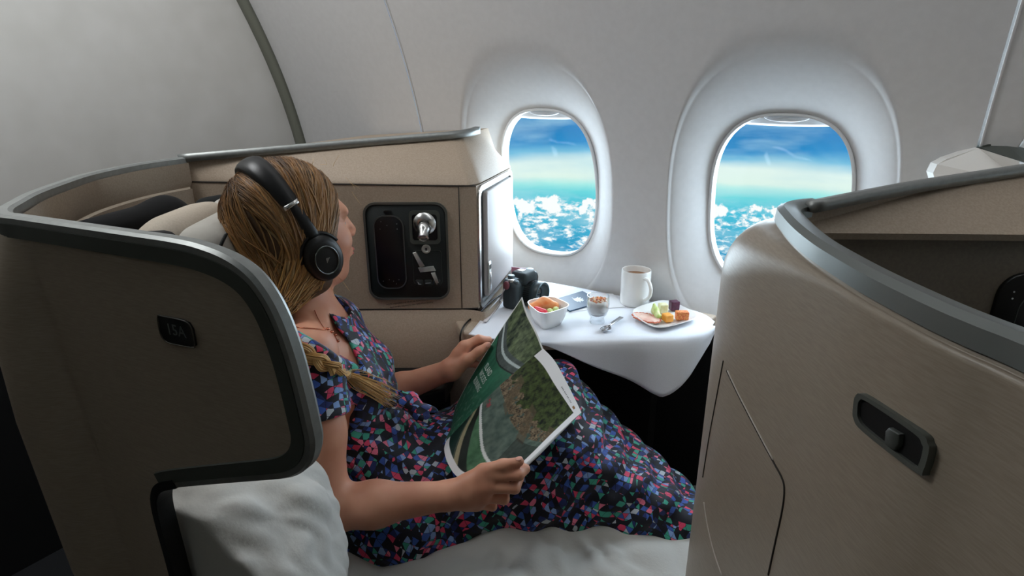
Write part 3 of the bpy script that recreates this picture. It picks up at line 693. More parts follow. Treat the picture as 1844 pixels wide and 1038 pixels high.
# latch recess
lp, ln = hit(bvf, 1616, 782); a_, _ = hit(bvf, 1560, 735); b_, _ = hit(bvf, 1672, 828)
frl2 = frame(lp, b_-a_, ln)
if frl2[2][2] < 0: frl2 = (frl2[0], -frl2[1], -frl2[2], frl2[3])
corn = [hit(bvf, *q)[0]-lp for q in ((1553, 712), (1570, 714), (1665, 775), (1684, 798), (1687, 812), (1676, 848), (1660, 850), (1565, 778), (1549, 755), (1548, 735))]
lo2 = [(q@frl2[1], q@frl2[2]) for q in corn]
if sum(a[0]*b[1]-b[0]*a[1] for a, b in zip(lo2, lo2[1:]+lo2[:1])) < 0: lo2 = lo2[::-1]
lo2 = catmull(lo2, 4, True); cen = lo2.mean(0)
lin2 = cen+(lo2-cen)*np.array([.87, .74])
latch = ring_plate('latch_bezel', frl2, lo2, lin2, -.004, .0045, M('latch_bezel', (92, 96, 90), .45, .2), front)
plate('latch_well', frl2, lin2, -.003, .0016, M('latch_dark', (10, 12, 13), .6), latch)
tu = [hit(bvf, *q)[0]-lp for q in ((1604, 800), (1606, 776), (1612, 770), (1632, 782), (1630, 800), (1622, 812))]
plate('latch_tab', frl2, [(q@frl2[1], q@frl2[2]) for q in tu], .001, .006, M('latch_tab', (78, 82, 78), .45), latch, .001)
# its console: the same furniture one seat pitch further forward
fc = thing('front_console', 'beige console of the front seat with white end at the sidewall', 'console', (.3, 1.25, 0))
vS = A3(*(pz(1405, 375, ZS)-back[0])); fB, fP, fP2, fE = pB+vS, P1+vS, P2+vS, PE+vS
fB = fB-eF*.004; fT0, fT1, fT2 = TB+vS+eF*.004, T1+vS+Z*.014, T2+vS+Z*.01
fpl = [fB, fB+(fP-fB)*.5, fP, fP2, fE, fE+A3(-.03, .02, 0), fE+A3(-.4, .02, 0)]; fpl[-2][1] = 1.495; fpl[-1] = fT0*A3(1, 1, 0)+A3(.1, .3, 0); fpl[4][1] = min(fpl[4][1], 1.49)
SZ = lambda i: 1.092 - .004*i
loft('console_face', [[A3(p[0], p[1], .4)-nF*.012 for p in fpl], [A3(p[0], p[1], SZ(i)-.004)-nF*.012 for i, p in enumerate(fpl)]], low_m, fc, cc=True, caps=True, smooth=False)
ft = [fT0, fT0+(fT1-fT0)*.5, fT1, fT1+(fT2-fT1)*.2, fT2, A3(fT2[0]-.05, 1.45, 1.09), A3(fT0[0]+.1, 1.2, 1.09)]
loft('console_top', [[A3(p[0], p[1], SZ(i)-.006) for i, p in enumerate(fpl)], [A3(p[0], p[1], SZ(i)+.004)+nF*.004 for i, p in enumerate(fpl)], ft], shell_in_m, fc, cc=True, caps=True, smooth=False)
sweep('top_strip', catmull([fT0+eF*.035, fT0+(fT1-fT0)*.33, fT0+(fT1-fT0)*.66, fT1, fT2], 6)+Z*.001, [(-.006, -.012), (-.006, .004), (.004, .007), (.009, .003), (.009, -.016)], (0, 0, 1), rim_m, fc)
rfr = frame(pp(1855, 568, fP-nF*.012, nF), eF, nF)
rc = plate('remote_panel', rfr, rrect(.125, .135, .035, 7), -.002, .006, M('remote_black', (9, 10, 11), .3), fc, .002)
ring_plate('remote_rim', (fp(rfr, .012, -.01), *rfr[1:]), rrect(.08, .1, .03, 7), rrect(.078, .098, .029, 7), .005, .0075, rimd_m, rc)
for x, y in ((1826, 526), (1823, 538)):
    plate('remote_key', (pp(x, y, fP-nF*.005, nF), *rfr[1:]), circ(.0014, 8), 0, .0006, M('remote_key', (190, 195, 200), .4), rc)
# white moulding and grey cap on the sidewall behind it
w1 = [pd(x, y, d) for x, y, d in ((1680, 312, 1.15), (1688, 296, 1.15), (1706, 286, 1.15), (1762, 267, 1.15), (1835, 290, 1.05), (1844, 330, 1.05), (1690, 345, 1.13))]
thick = unit(H*.9+R*.2)*.03
me_ = loft('sidewall_fairing', [w1, [p+thick for p in w1]], white_m, fc, cc=True, caps=True, smooth=False)
w2 = [pd(x, y, d) for x, y, d in ((1764, 266, 1.15), (1780, 260, 1.15), (1810, 259, 1.15), (1850, 268, 1.12), (1850, 294, 1.05), (1836, 290, 1.05))]
loft('fairing_cap', [w2, [p+thick for p in w2]], rimd_m, fc, cc=True, caps=True, smooth=False)
# ------------------------------------------------------------------ tablecloth and everything on the side table
ZTC = ZT+.0035
linen_m = M('white_linen', (226, 229, 236), .8, col2=(219, 222, 230), nscale=700, bump=.15, bscale=1500, sheen=.15)
ed_px = [(848, 599), (890, 607), (940, 612), (985, 614), (1050, 613), (1120, 612), (1200, 610), (1231, 607), (1262, 600), (1283, 587)]
ed = resample(catmull([pz(x, y, ZTC) for x, y in ed_px], 6), 90)
bk = resample(catmull([A3(-.905, 1.40, ZTC), A3(-.86, 1.488, ZTC), A3(-.6, 1.496, ZTC), A3(-.38, 1.492, ZTC), A3(-.31, 1.44, ZTC)], 8), 90)
bot_px = np.array([(848, 599), (930, 612), (985, 624), (1040, 647), (1141, 690), (1180, 709), (1196, 714), (1211, 706), (1241, 675), (1276, 625), (1285, 592)], float)
cloth_rows = []
for t in np.linspace(0, 1, 14): cloth_rows.append(bk*(1-t)+ed*t)
for r_ in cloth_rows[1:-1]:
    r_[:, 2] += .0006*np.abs(np.sin(r_[:, 0]*31+r_[:, 1]*17))
eT = tangents(ed); eN = np.stack([eT[:, 1], -eT[:, 0], 0*eT[:, 0]], 1)
if eN[40]@H > 0: eN = -eN
pxs = np.array([[((p-C0)@R)/((p-C0)@FW)*F+922, 519-((p-C0)@UP)/((p-C0)@FW)*F] for p in ed])
lens = np.array([max(0., (p-pp(x, np.interp(x, bot_px[:, 0], bot_px[:, 1]), p+n_*.012, n_))[2]) for (x, y), p, n_ in zip(pxs, ed, eN)])
lens = np.maximum(lens, .002)
for j, t in enumerate((.04, .1, .2, .35, .5, .65, .8, .92, 1.)):
    w = .004+.006*min(1, t*6)+.012*t*np.sin(np.linspace(0, 17, 90)+.6)*np.clip(lens/.12, 0, 1)
    q = ed+eN*w[:, None]; q[:, 2] -= lens*t
    cloth_rows.append(q)
cloth = loft('tablecloth', cloth_rows, linen_m); tag(solid(cloth, .0012, 1), 'white linen cloth covering the side table with one corner hanging', 'tablecloth')
ZTC += .0016

porc_m = M('white_porcelain', (236, 236, 234), .18, coat=.4)
def sq_loft(name, corners, levels, mat, parent, rnd=.3, n=6):
    """corners: 4 plan points; levels: (scale, z)"""
    c = np.mean(corners, axis=0); rows = []
    for s_, z_ in levels:
        q = [c+(p-c)*s_ for p in corners]; pts = []
        for k in range(4):
            a, b, d = q[k-1], q[k], q[(k+1) % 4]
            p0, p2 = b+(a-b)*rnd, b+(d-b)*rnd
            for t in np.linspace(0, 1, n): pts.append((1-t)**2*p0+2*t*(1-t)*b+t*t*p2)
        rows.append([A3(p[0], p[1], z_) for p in pts])
    return loft(name, rows, mat, parent, cc=True, caps=True)
# square bowl with fruit
zr = ZTC+.052
bc = [pz(x, y, zr) for x, y in ((944, 542), (993, 532), (1032, 550), (976, 568))]
bowl = sq_loft('fruit_bowl', bc, [(.6, ZTC), (.65, ZTC+.001), (.84, ZTC+.022), (.93, zr-.012), (1., zr), (.965, zr), (.9, zr-.012), (.8, ZTC+.024), (.58, ZTC+.007)], porc_m, None, .32)
autosmooth(bowl, 50); tag(bowl, 'square white porcelain bowl of cut fruit beside the camera', 'bowl')
bcen = np.mean(bc, axis=0)
def soft(name, sol, h, mat, label, cat, group=None, parent=None):
    o = sol.mesh(name, h, mat, parent, pad=.008)
    if parent is None: tag(o, label, cat, group)
    return o
zf = ZTC+.034
def at(x, y, z): return pz(x, y, z)
melon_m = M('orange_melon', (246, 140, 74), .35, col2=(252, 176, 120), nscale=60, sss=.1); green_m = M('green_melon', (190, 214, 120), .35, col2=(226, 236, 176), nscale=90, sss=.1)
pale_m = M('pale_melon', (224, 222, 168), .4, col2=(236, 234, 200), nscale=90); red_m = M('strawberry_flesh', (212, 40, 62), .3, col2=(232, 70, 86), nscale=90)
a, b = at(958, 553, zf+.006), at(1000, 551, zf+.006); m_ = at(980, 545, zf+.012)
soft('melon_slice', Solid().chain([a, m_, b], [.010, .013, .010], .012), .002, melon_m, 'orange melon slice lying across the square bowl', 'fruit')
soft('strawberry_half', Solid().chain([at(966, 558, zf+.004), at(981, 562, zf+.004)], [.0085, .007], .008), .0015, red_m, 'red strawberry half at the near rim of the bowl', 'fruit')
for (x, y), lb in zip(((990, 561), (1001, 558)), ('green melon ball next to the strawberry in the bowl', 'green melon ball furthest right in the square bowl')):
    soft('melon_ball', Solid().ell(at(x, y, zf+.002), (.0085, .0085, .008)), .0016, green_m, lb, 'fruit', 'melon balls in the bowl')
soft('melon_chunk', Solid().box(at(972, 550, zf-.008), (.028, .018, .012), None, .008), .002, pale_m, 'pale melon chunk under the orange slice in the bowl', 'fruit')
soft('melon_chunk', Solid().box(at(995, 556, zf-.01), (.016, .014, .012), None, .008), .002, green_m, 'green melon chunk beneath the melon balls in the bowl', 'fruit')
# dessert glass
def glass_mat():
    m = bpy.data.materials.new('clear_glass'); m.use_nodes = True; nt = m.node_tree; nt.nodes.clear()
    o = nt.nodes.new('ShaderNodeOutputMaterial'); t = nt.nodes.new('ShaderNodeBsdfTransparent'); gl = nt.nodes.new('ShaderNodeBsdfGlossy'); mx = nt.nodes.new('ShaderNodeMixShader'); fz = nt.nodes.new('ShaderNodeLayerWeight')
    fz.inputs[0].default_value = .35; gl.inputs['Roughness'].default_value = .03; t.inputs[0].default_value = (.93, .95, .96, 1)
    ml = nt.nodes.new('ShaderNodeMath'); ml.operation = 'MULTIPLY'; ml.inputs[1].default_value = .7; nt.links.new(fz.outputs['Facing'], ml.inputs[0])
    nt.links.new(ml.outputs[0], mx.inputs[0]); nt.links.new(t.outputs[0], mx.inputs[1]); nt.links.new(gl.outputs[0], mx.inputs[2]); nt.links.new(mx.outputs[0], o.inputs[0]); return m
glass_m = glass_mat()
gp = pz(1075, 581, ZTC); glass = thing('dessert_glass', 'small footed glass of layered yoghurt with crunchy topping', 'glass', gp)
fg = frame(gp, (1, 0, 0), (0, 0, 1))
lathe('glass', fg, [(0, .0), (.018, 0), (.019, .003), (.017, .013), (.016, .016), (.022, .022), (.027, .035), (.0285, .05), (.0275, .072), (.026, .072), (.027, .05), (.0255, .035), (.0205, .0235), (.012, .019), (0, .019)], glass_m, glass)
lathe('berry_layer', fg, [(0, .0195), (.012, .0196), (.0200, .024), (.0215, .0265), (0, .027)], M('berry_compote', (74, 22, 44), .3), glass)
lathe('yoghurt', fg, [(0, .027), (.0215, .027), (.025, .035), (.0265, .049), (.0262, .055), (.022, .059), (0, .0615)], M('yoghurt', (240, 232, 226), .5, sss=.1), glass)
top_m = [M('granola', (226, 150, 96), .7), M('almond_flake', (240, 212, 180), .7), M('dried_fruit', (214, 110, 70), .5)]
for k in range(26):
    r_, t_ = .021*math.sqrt((k+.5)/26), k*2.4
    p = fp(fg, r_*math.cos(t_), r_*math.sin(t_), .0625-.3*r_*r_/.02+.002); v = rng.normal(size=(8, 3)); v /= np.linalg.norm(v, axis=1)[:, None]
    bm = bmesh.new(); [bm.verts.new(tuple(p+q*(.0056, .005, .0042)[k % 3])) for q in v]; bmesh.ops.convex_hull(bm, input=bm.verts); me = bpy.data.meshes.new('topping_piece'); bm.to_mesh(me); bm.free(); me.materials.append(top_m[k % 3])
    o = bpy.data.objects.new('topping_piece', me); COL.objects.link(o); adopt(o, glass)
# tea spoon on the cloth
sa, sb = pz(1091, 595, ZTC+.003), pz(1119, 573, ZTC+.004)
sd = unit((sb-sa)*A3(1, 1, 0)); sn = np.cross(Z, sd)
spoon = thing('tea_spoon', 'small steel tea spoon lying between glass and plate', 'spoon', sa)
steel_m = M('steel', (196, 198, 202), .18, 1.)
rows = []
for t in np.linspace(0, 1, 16):
    w = .0125*math.sin(math.pi*min(1, .06+t*.94))**.7*(1 if t < .75 else 1); rows.append([sa+sd*(-.018+.036*t)+sn*w*u+Z*(.0045*u*u+.003*(2*t-1)**2) for u in np.linspace(-1, 1, 9)])
solid(loft('spoon_bowl', rows, steel_m, spoon), .001, 1)
hp_ = [sa+sd*.016+Z*.004, sa+sd*.024+Z*.006, sa+sd*.04+Z*.006, sb+Z*.002]
sweep('spoon_handle', catmull(hp_, 5), [(-.0008, -.003), (.0008, -.003), (.0008, .003), (-.0008, .003)], (0, 0, 1), steel_m, spoon, scale=np.linspace(.8, 1.7, 16))
# square plate with cold cuts, melon and cheese
zp = ZTC+.012
pc = [pz(x, y, zp) for x, y in ((1128, 560), (1199, 537), (1268, 571), (1182, 596))]
pl_ = sq_loft('square_plate', pc, [(.62, ZTC), (.66, ZTC), (.93, zp-.002), (1., zp), (.985, zp+.0015), (.92, zp-.0005), (.72, ZTC+.004), (.6, ZTC+.0035)], porc_m, None, .34)
tag(autosmooth(pl_, 50), 'square white plate of cold meat, melon and cheese', 'plate')
zq = ZTC+.006
ham_m = M('cold_meat', (236, 206, 190), .45, col2=(226, 176, 160), nscale=45, detail=5); rind_m = M('meat_rind', (206, 104, 74), .5)
hc = pz(1164, 573, zq+.004); h1 = pz(1193, 583, zq+.004)-hc; h2 = pz(1146, 563, zq+.004)-hc
ham = thing('cold_meat_slice', 'round slice of pale cold meat with orange rind on the plate', 'meat', hc)
hr = .034; hx = unit(h1*A3(1, 1, 0)); hfr = frame(hc, hx, Z+sn*.05)
ho = [((hr*1.15+.002*math.cos(14*t))*math.cos(t), (hr*.72+.002*math.sin(11*t))*math.sin(t)) for t in np.linspace(0, 2*math.pi, 60, endpoint=False)]
plate('slice', hfr, ho, -.0015, .002, ham_m, ham, .0006)
sweep('rind', [fp(hfr, u, v, .0012+.0008*math.sin(9*i)) for i, (u, v) in enumerate(ho)], circ(.0017, 6), Z, rind_m, ham, closed=True)
def cube(name, x, y, s_, mat, label, cat, grp=None, rot=.4, z=zq):
    c = pz(x, y, z+s_[2]); ca, sa_ = math.cos(rot), math.sin(rot)
    return soft(name, Solid().box(c, s_, [[ca, sa_, 0], [-sa_, ca, 0], [0, 0, 1]], .0025), .0016, mat, label, cat, grp)
ch_m = M('orange_cheese', (242, 160, 56), .4, col2=(246, 178, 84), nscale=80); ch2_m = M('pepper_cheese', (240, 170, 96), .4, col2=(214, 96, 60), nscale=260)
cube('cheese_cube', 1202, 572, (.011, .012, .0095), ch_m, 'plain orange cheese cube at the front of the plate', 'cheese', rot=.9)
cube('cheese_cube', 1228, 568, (.016, .010, .011), ch2_m, 'speckled orange cheese block right of the plain cube', 'cheese', rot=.55)
cube('melon_cube', 1194, 555, (.011, .011, .012), pale_m, 'pale melon cube between green wedge and dark fruit', 'fruit', rot=.7)
cube('dark_fruit_cube', 1214, 550, (.012, .010, .0125), M('purple_fruit', (66, 26, 52), .3, col2=(90, 36, 70), nscale=120), 'dark purple dragon fruit cube at the back of the plate', 'fruit', rot=.8)
a = pz(1175, 570, zq+.012); b = pz(1183, 566, zq+.004)
soft('melon_wedge', Solid().chain([pz(1178, 549, zq+.026), pz(1180, 560, zq+.014), pz(1186, 572, zq+.006)], [.004, .009, .008], .008), .0016, green_m, 'upright pale green melon wedge behind the cold meat', 'fruit')
# mug of coffee
mp_ = pz(1142, 547, ZTC); mug = thing('coffee_mug', 'white porcelain mug of milky coffee against the sidewall', 'mug', mp_)
fm = frame(mp_, (1, 0, 0), (0, 0, 1)); mr_, mh = .0395, .098
lathe('mug_body', fm, [(0, 0), (mr_-.004, 0), (mr_-.001, .003), (mr_, .01), (mr_, mh-.004), (mr_-.0012, mh), (mr_-.0035, mh-.001), (mr_-.0045, mh-.006), (mr_-.0045, .008), (0, .006)], porc_m, mug, 48)
lathe('coffee', fm, [(0, mh-.016), (mr_-.0044, mh-.016), (mr_-.0044, mh-.018), (0, mh-.018)], M('milky_coffee', (150, 104, 66), .15), mug, 32)
hd_ = unit(R*.42-H*.9); hpth = [mp_+hd_*(mr_-.002)+Z*.082, mp_+hd_*(mr_+.014)+Z*.080, mp_+hd_*(mr_+.026)+Z*.062, mp_+hd_*(mr_+.023)+Z*.040, mp_+hd_*(mr_+.008)+Z*.026, mp_+hd_*(mr_-.002)+Z*.024]
sweep('mug_handle', catmull(hpth, 6), [(.0055*math.cos(t), .0038*math.sin(t)) for t in np.linspace(0, 2*math.pi, 12, endpoint=False)], np.cross(hd_, Z), porc_m, mug)
# white card and the dark blue booklet on it
def slab(name, pxq, z0, t, mat, parent=None):
    return bevel(flat_solid2(name, [pz(x, y, z0+t) for x, y in pxq], t, mat, parent), .0006, 1)
def flat_solid2(name, pts, t, mat, parent):
    n_ = len(pts); V = list(pts)+[p-Z*t for p in pts]
    o = fix_normals(mesh_obj(name, V, [tuple(range(n_)), tuple(range(n_, 2*n_))[::-1]]+[(i, (i+1) % n_, n_+(i+1) % n_, n_+i) for i in range(n_)], mat, parent, smooth=False)); return o
tag(slab('menu_card', [(1022, 563), (1066, 557), (1127, 553), (1104, 529), (1040, 526)], ZTC, .0012, M('white_card', (234, 236, 240), .6)), 'white folded card under the blue booklet', 'card')
bz = ZTC+.0014
bk_px = [(1000, 541), (1049, 524), (1061, 531), (1056, 552), (1026, 560)]
booklet = thing('booklet', 'slim blue-grey booklet with silver winged emblem behind the bowl', 'booklet', pz(1030, 545, bz))
slab('cover', [(996, 540), (1049, 524), (1062, 531), (1057, 551), (1026, 560)], bz, .004, M('booklet_blue', (50, 76, 102), .45), booklet)
bzt = bz+.0043
emb = [(1029, 535), (1033, 538), (1037, 537.5), (1041, 534.5), (1041.5, 537), (1046, 535), (1045, 538), (1050, 537.5), (1049, 540), (1052, 540.5), (1049, 543), (1046, 542), (1045, 545), (1043, 543), (1040, 544), (1034, 541)]
flat_solid2('emblem', [pz(x, y, bzt) for x, y in emb], .0004, M('emblem_silver', (206, 220, 228), .4), booklet)
# maroon passport leaning behind the camera
ps = [pd(x, y, d) for x, y, d in ((921, 481, 1.60), (949, 484, 1.63), (947, 512, 1.60), (921, 511, 1.57))]
fix = lambda p: A3(p[0], min(p[1], 1.47), p[2])
passport = mesh_obj('passport', [fix(p) for p in ps]+[fix(p)+H*.004 for p in ps], [(0, 1, 2, 3), (7, 6, 5, 4), (0, 1, 5, 4), (1, 2, 6, 5), (2, 3, 7, 6), (3, 0, 4, 7)], M('maroon_cover', (128, 62, 78), .5), smooth=False)
tag(fix_normals(passport), 'maroon passport cover propped behind the camera', 'passport')
# the camera
cx = unit(R*.60+H*.80); cl = unit(R*.80-H*.60)            # long axis, lens axis
cb = pz(913, 556, ZTC); camx = thing('camera_body', 'black and grey digital camera with lens and strap on the cloth', 'camera', cb+cx*.06)
fc_ = frame(cb+cx*.062+cl*.0+Z*0, cx, Z)     # u along body, v = Z x u
fc_ = (fc_[0], cx, cl, Z)
grip_m = M('camera_leatherette', (50, 60, 64), .6, bump=.4, bscale=1800); mag_m = M('camera_metal', (98, 110, 116), .4, .3)
S_ = Solid().box(fp(fc_, 0, 0, .038), (.062, .017, .038), [cx, cl, Z], .007).box(fp(fc_, -.047, .012, .036), (.016, .018, .035), [cx, cl, Z], .010, .01).box(fp(fc_, .006, .004, .078), (.024, .024, .012), [cx, cl, Z], .006, .012)
S_.box(fp(fc_, .006, .018, .070), (.026, .012, .014), [cx, cl, Z], .006, .012)
S_.mesh('body', .0022, grip_m, camx, .01)
tp_ = plate('top_plate', (fp(fc_, -.0, -.001, .0745), cx, cl, Z), rrect(.116, .030, .008), 0, .0035, mag_m, camx, .001)
plate('hot_shoe', (fp(fc_, .004, -.002, .089), cx, cl, Z), rrect(.02, .02, .002), 0, .003, chrome_m, camx, .0006)
lathe('mode_dial', (fp(fc_, -.038, -.004, .078), cx, cl, Z), [(0, .0), (.0095, 0), (.0095, .008), (.0085, .009), (0, .009)], mag_m, camx)
lathe('dial_cap', (fp(fc_, -.038, -.004, .0868), cx, cl, Z), [(0, .0), (.0075, 0), (.0075, .0006), (0, .0007)], M('dial_top', (150, 160, 164), .35, .5), camx)
lathe('control_dial', (fp(fc_, -.052, .006, .074), cx, cl, Z), [(0, .0), (.0095, 0), (.0095, .006), (.0085, .007), (0, .007)], chrome_m, camx)
lathe('shutter_button', (fp(fc_, -.046, .02, .070), cx, cl, Z), [(0, .0), (.007, 0), (.007, .006), (.005, .008), (0, .008)], mag_m, camx)
lathe('rear_dial', (fp(fc_, .044, -.002, .078), cx, cl, Z), [(0, .0), (.012, 0), (.012, .006), (.011, .007), (0, .007)], M('dial_grey', (92, 104, 110), .4, .4), camx)
lf = (fp(fc_, .006, .017, .036), cx, np.cross(cl, cx), cl)
ln_ = lathe('lens', lf, [(0, 0), (.033, 0), (.033, .004), (.031, .006), (.031, .030), (.033, .032), (.033, .048), (.0315, .052), (.027, .052), (.024, .044), (.016, .040), (0, .038)], M('lens_barrel', (54, 66, 70), .35), camx, 40)
for k in range(36):
    t = 2*math.pi*k/36
    ff = frame(fp(lf, .031*math.cos(t), .031*math.sin(t), .018), lf[1]*-math.sin(t)+lf[2]*math.cos(t), lf[1]*math.cos(t)+lf[2]*math.sin(t))
    plate('focus_rib', ff, rrect(.0028, .018, .001, 2) if abs(ff[2]@cl) > .5 else rrect(.018, .0028, .001, 2), 0, .0012, dark_m, ln_)
lathe('front_element', (fp(lf, 0, 0, .0395), *lf[1:]), [(0, .004), (.01, .003), (.0165, .0)], M('lens_glass', (10, 20, 26), .05, coat=1), ln_, 32)
lathe('lens_ring', (fp(lf, 0, 0, .0522), *lf[1:]), [(.0315, -.002), (.0322, .0), (.030, .0008), (.0285, -.001)], M('ring_grey', (96, 112, 116), .3, .6), ln_, 40)
text_mesh('maker_name', 'Canon', (fp(fc_, .006, .0305, .071), -cx*-1, np.cross(unit(cl+Z*.4), cx), unit(cl+Z*.4)), .011, M('camera_print', (170, 184, 188), .5), camx, .0003)
lug = fp(fc_, -.064, .004, .066)
strap_m = M('pink_grey_strap', (206, 198, 198), .7)
kn = Solid().ell(lug+Z*.002-cx*.006, (.009, .008, .012)); kn.mesh('strap_knot', .0018, M('maroon_knot', (110, 50, 58), .6), camx, .006)
sp = catmull([lug-cx*.004, pz(901, 541, ZTC+.014), pz(893, 553, ZTC+.006), pz(884, 565, ZTC+.004), pz(873, 580, ZTC+.004)], 6)
sweep('strap', sp, [(-.0008, -.005), (.0008, -.005), (.0008, .005), (-.0008, .005)], (0, 0, 1), strap_m, camx)
tube('strap_tail', catmull([fp(fc_, .064, 0, .066), fp(fc_, .07, .006, .06), fp(fc_, .068, .006, .045)], 5), .003, M('brown_tab', (120, 92, 70), .6), camx)
# headphone cable by the door
dE = (pz(831, 598, ZT)-C0)@H-.008
cbl = [pz(903, 530, ZTC+.004), pz(880, 547, ZTC+.003), pz(862, 565, ZTC+.003), pz(846, 576, ZT+.004), pz(837, 585, ZT+.004), pz(832, 594, ZT+.004), pd(829, 604, dE), pd(829, 616, dE), pd(832, 635, dE), pd(838, 665, dE-.01)]
tag(tube('headphone_cable', catmull(cbl, 6), .0022, dark_m, None, 8), 'thin black headphone cable running down from the table edge', 'cable')
# dark padded armrest against the console
ar = [pz(x, y, .605) for x, y in ((610, 652), (690, 640), (764, 632), (784, 636), (818, 660), (800, 700), (640, 735))]
arm = thing('armrest', 'black padded armrest below the control panel', 'armrest', np.mean(ar, axis=0)*A3(1, 1, 0)+Z*.3)
bevel(flat_solid2('pad', ar, .05, dark_m, arm), .008, 3); ar2 = [np.mean(ar, axis=0)+(p-np.mean(ar, axis=0))*.9-Z*.05 for p in ar]
flat_solid2('arm_base', ar2, .5, void_m, arm)
# ------------------------------------------------------------------ the bed: cushions, sheet, duvet, pillow
eB = eF; lB = A3(-eF[1], eF[0], 0)          # seat axis (towards her feet) and her left
ZB = .405
MB_ = A3(*((pA+pB)/2)[:2], 0)
def bed(u, v, z=0.): return MB_+eB*u+lB*v+Z*z
seat = thing('seat_bed', 'reclined seat with charcoal frame and beige headrest behind the woman', 'seat', bed(.5, 0))
sm_ = Solid().box(bed(.72, -.07, .30), (.62, .19, .085), [eB, lB, Z], .03).box(bed(.72, -.07, .11), (.55, .16, .11), [eB, lB, Z], .03); sm_.mesh('seat_cushion', .012, M('seat_fabric', (52, 50, 48), .9), seat)
bup = unit(-eB*.42+Z*.9)
# charcoal backrest with its rounded top, then the beige headrest cover
ax_b = [lB, bup, np.cross(lB, bup)]
Solid().box(bed(.16, .03, .66), (.24, .36, .05), ax_b, .04).mesh('backrest', .01, M('charcoal_fabric', (9, 9, 11), .9), seat)
Solid().cone(pd(150, 430, .98), pd(300, 392, 1.10), .03, .035, .03).cone(pd(300, 392, 1.1), pd(340, 402, 1.16), .035, .03, .03).mesh('headrest_wing', .006, M('charcoal_soft', (6, 6, 8), .95), seat)
Solid().cone(pd(310, 425, 1.02), pd(380, 395, 1.14), .034, .034, .03).cone(pd(290, 460, 1.0), pd(350, 430, 1.10), .05, .05, .04).mesh('headrest', .006, M('headrest_cover', (186, 174, 158), .7, col2=(178, 166, 150), nscale=300), seat)
Solid().cone(pd(262, 436, .93), pd(298, 436, .97), .018, .02, .02).mesh('headrest_hinge', .005, M('hinge_black', (14, 14, 16), .7), seat)
Solid().cone(pd(372, 376, 1.24), pd(402, 372, 1.26), .024, .026, .02).mesh('headrest_wing', .005, M('charcoal_soft_far', (8, 13, 13), .9), seat)
pil_m = M('pillow_cotton', (176, 172, 164), .85, bump=.2, bscale=200)
pil = Solid().cone(pd(352, 470, 1.02), pd(418, 392, 1.22), .05, .045, .03).box(pd(425, 470, 1.10), (.05, .13, .09), [unit(eB*.9+Z*.3), lB, unit(Z*.9-eB*.3)], .045, .03).mesh('pillow', .007, pil_m)
tag(pil, 'pale cotton pillow wedged behind the woman\'s head', 'pillow')
tube('pillow_piping', catmull([pd(408, 420, 1.0), pd(395, 448, .985), pd(385, 475, .98)], 5), .003, dark_m, pil)
cot_m = M('white_cotton', (196, 195, 190), .85, bump=.25, bscale=160, sheen=.1)
def wrink(P, amp, f, seed=0):
    x, y, z = P[..., 0], P[..., 1], P[..., 2]; s = np.zeros_like(x)
    r_ = np.random.default_rng(seed)
    for k in range(7):
        d = r_.normal(size=3); d /= np.linalg.norm(d); fr_ = f*(.6+.9*r_.random()); s += np.sin((x*d[0]+y*d[1]+z*d[2])*fr_+r_.random()*6+1.6*np.sin((x*d[1]-y*d[2]+z*d[0])*fr_*.5))
    return amp*np.abs(s)/3.
# fitted sheet: a soft slab with gathered folds on the near side
shs = Solid().box(bed(.42, -.04, ZB-.05), (.34, .25, .055), [eB, lB, Z], .035).box(bed(.92, -.14, ZB-.05), (.30, .15, .055), [eB, lB, Z], .035)
for (x0, y0, d0), (x1, y1, d1), r_ in (((690, 1035, .86), (900, 985, .95), .022), ((880, 985, .97), (1010, 972, 1.02), .026), ((1000, 975, 1.02), (1120, 1000, 1.0), .02), ((760, 1050, .84), (870, 1010, .92), .016), ((930, 1045, .86), (980, 985, .98), .014), ((600, 1000, .93), (640, 1040, .88), .03), ((560, 950, .98), (600, 1038, .86), .028)):
    a, b = pd(x0, y0, d0), pd(x1, y1, d1); shs.cone(A3(a[0], a[1], ZB-.005), A3(b[0], b[1], ZB-.004), r_, r_, .03)
for k, (x0, y0, x1, y1) in enumerate(((700, 1036, 850, 1000), (760, 1040, 880, 992), (830, 1038, 905, 985), (900, 1038, 935, 980), (960, 1036, 968, 975), (1015, 1034, 1000, 972), (1080, 1036, 1040, 978), (1140, 1034, 1090, 990), (620, 1034, 585, 955), (650, 1030, 612, 960))):
    a, b = pz(x0, y0, ZB), pz(x1, y1, ZB); shs.chain([a+Z*.001, (a+b)/2+Z*.006+eB*.01*(-1)**k, b+Z*.004], [.005, .009, .007], .014)
sheet = shs.mesh('bed_sheet', .005, cot_m, None, .03, post=lambda P, D: D-wrink(P, .009, 40, 3).astype(np.float32))
tag(sheet, 'white cotton sheet rumpled over the bed under the woman', 'sheet')
# duvet bunched inside the aisle wing
dv = Solid()
for x, y, d, r_ in ((430, 935, .78, (.14, .13, .10)), (370, 1000, .72, (.13, .12, .11)), (480, 1010, .76, (.11, .12, .12)), (500, 925, .84, (.07, .08, .085)), (330, 930, .78, (.1, .1, .09)), (420, 1075, .70, (.16, .14, .13)), (540, 1050, .78, (.06, .09, .10)), (400, 900, .86, (.12, .1, .08))):
    dv.ell(pd(x, y, d), r_, [eB, lB, Z], .028)
def cut_wing(P, D):
    D = (D-wrink(P, .014, 30, 11)-wrink(P, .004, 90, 5)).astype(np.float32)
    return np.maximum(D, ((P-(pW-nW*(TH+.012)))@nW).astype(np.float32))
duvet = dv.mesh('duvet', .006, cot_m, None, .03, post=cut_wing)
tag(duvet, 'white duvet bunched up inside the aisle wing of the shell', 'duvet')

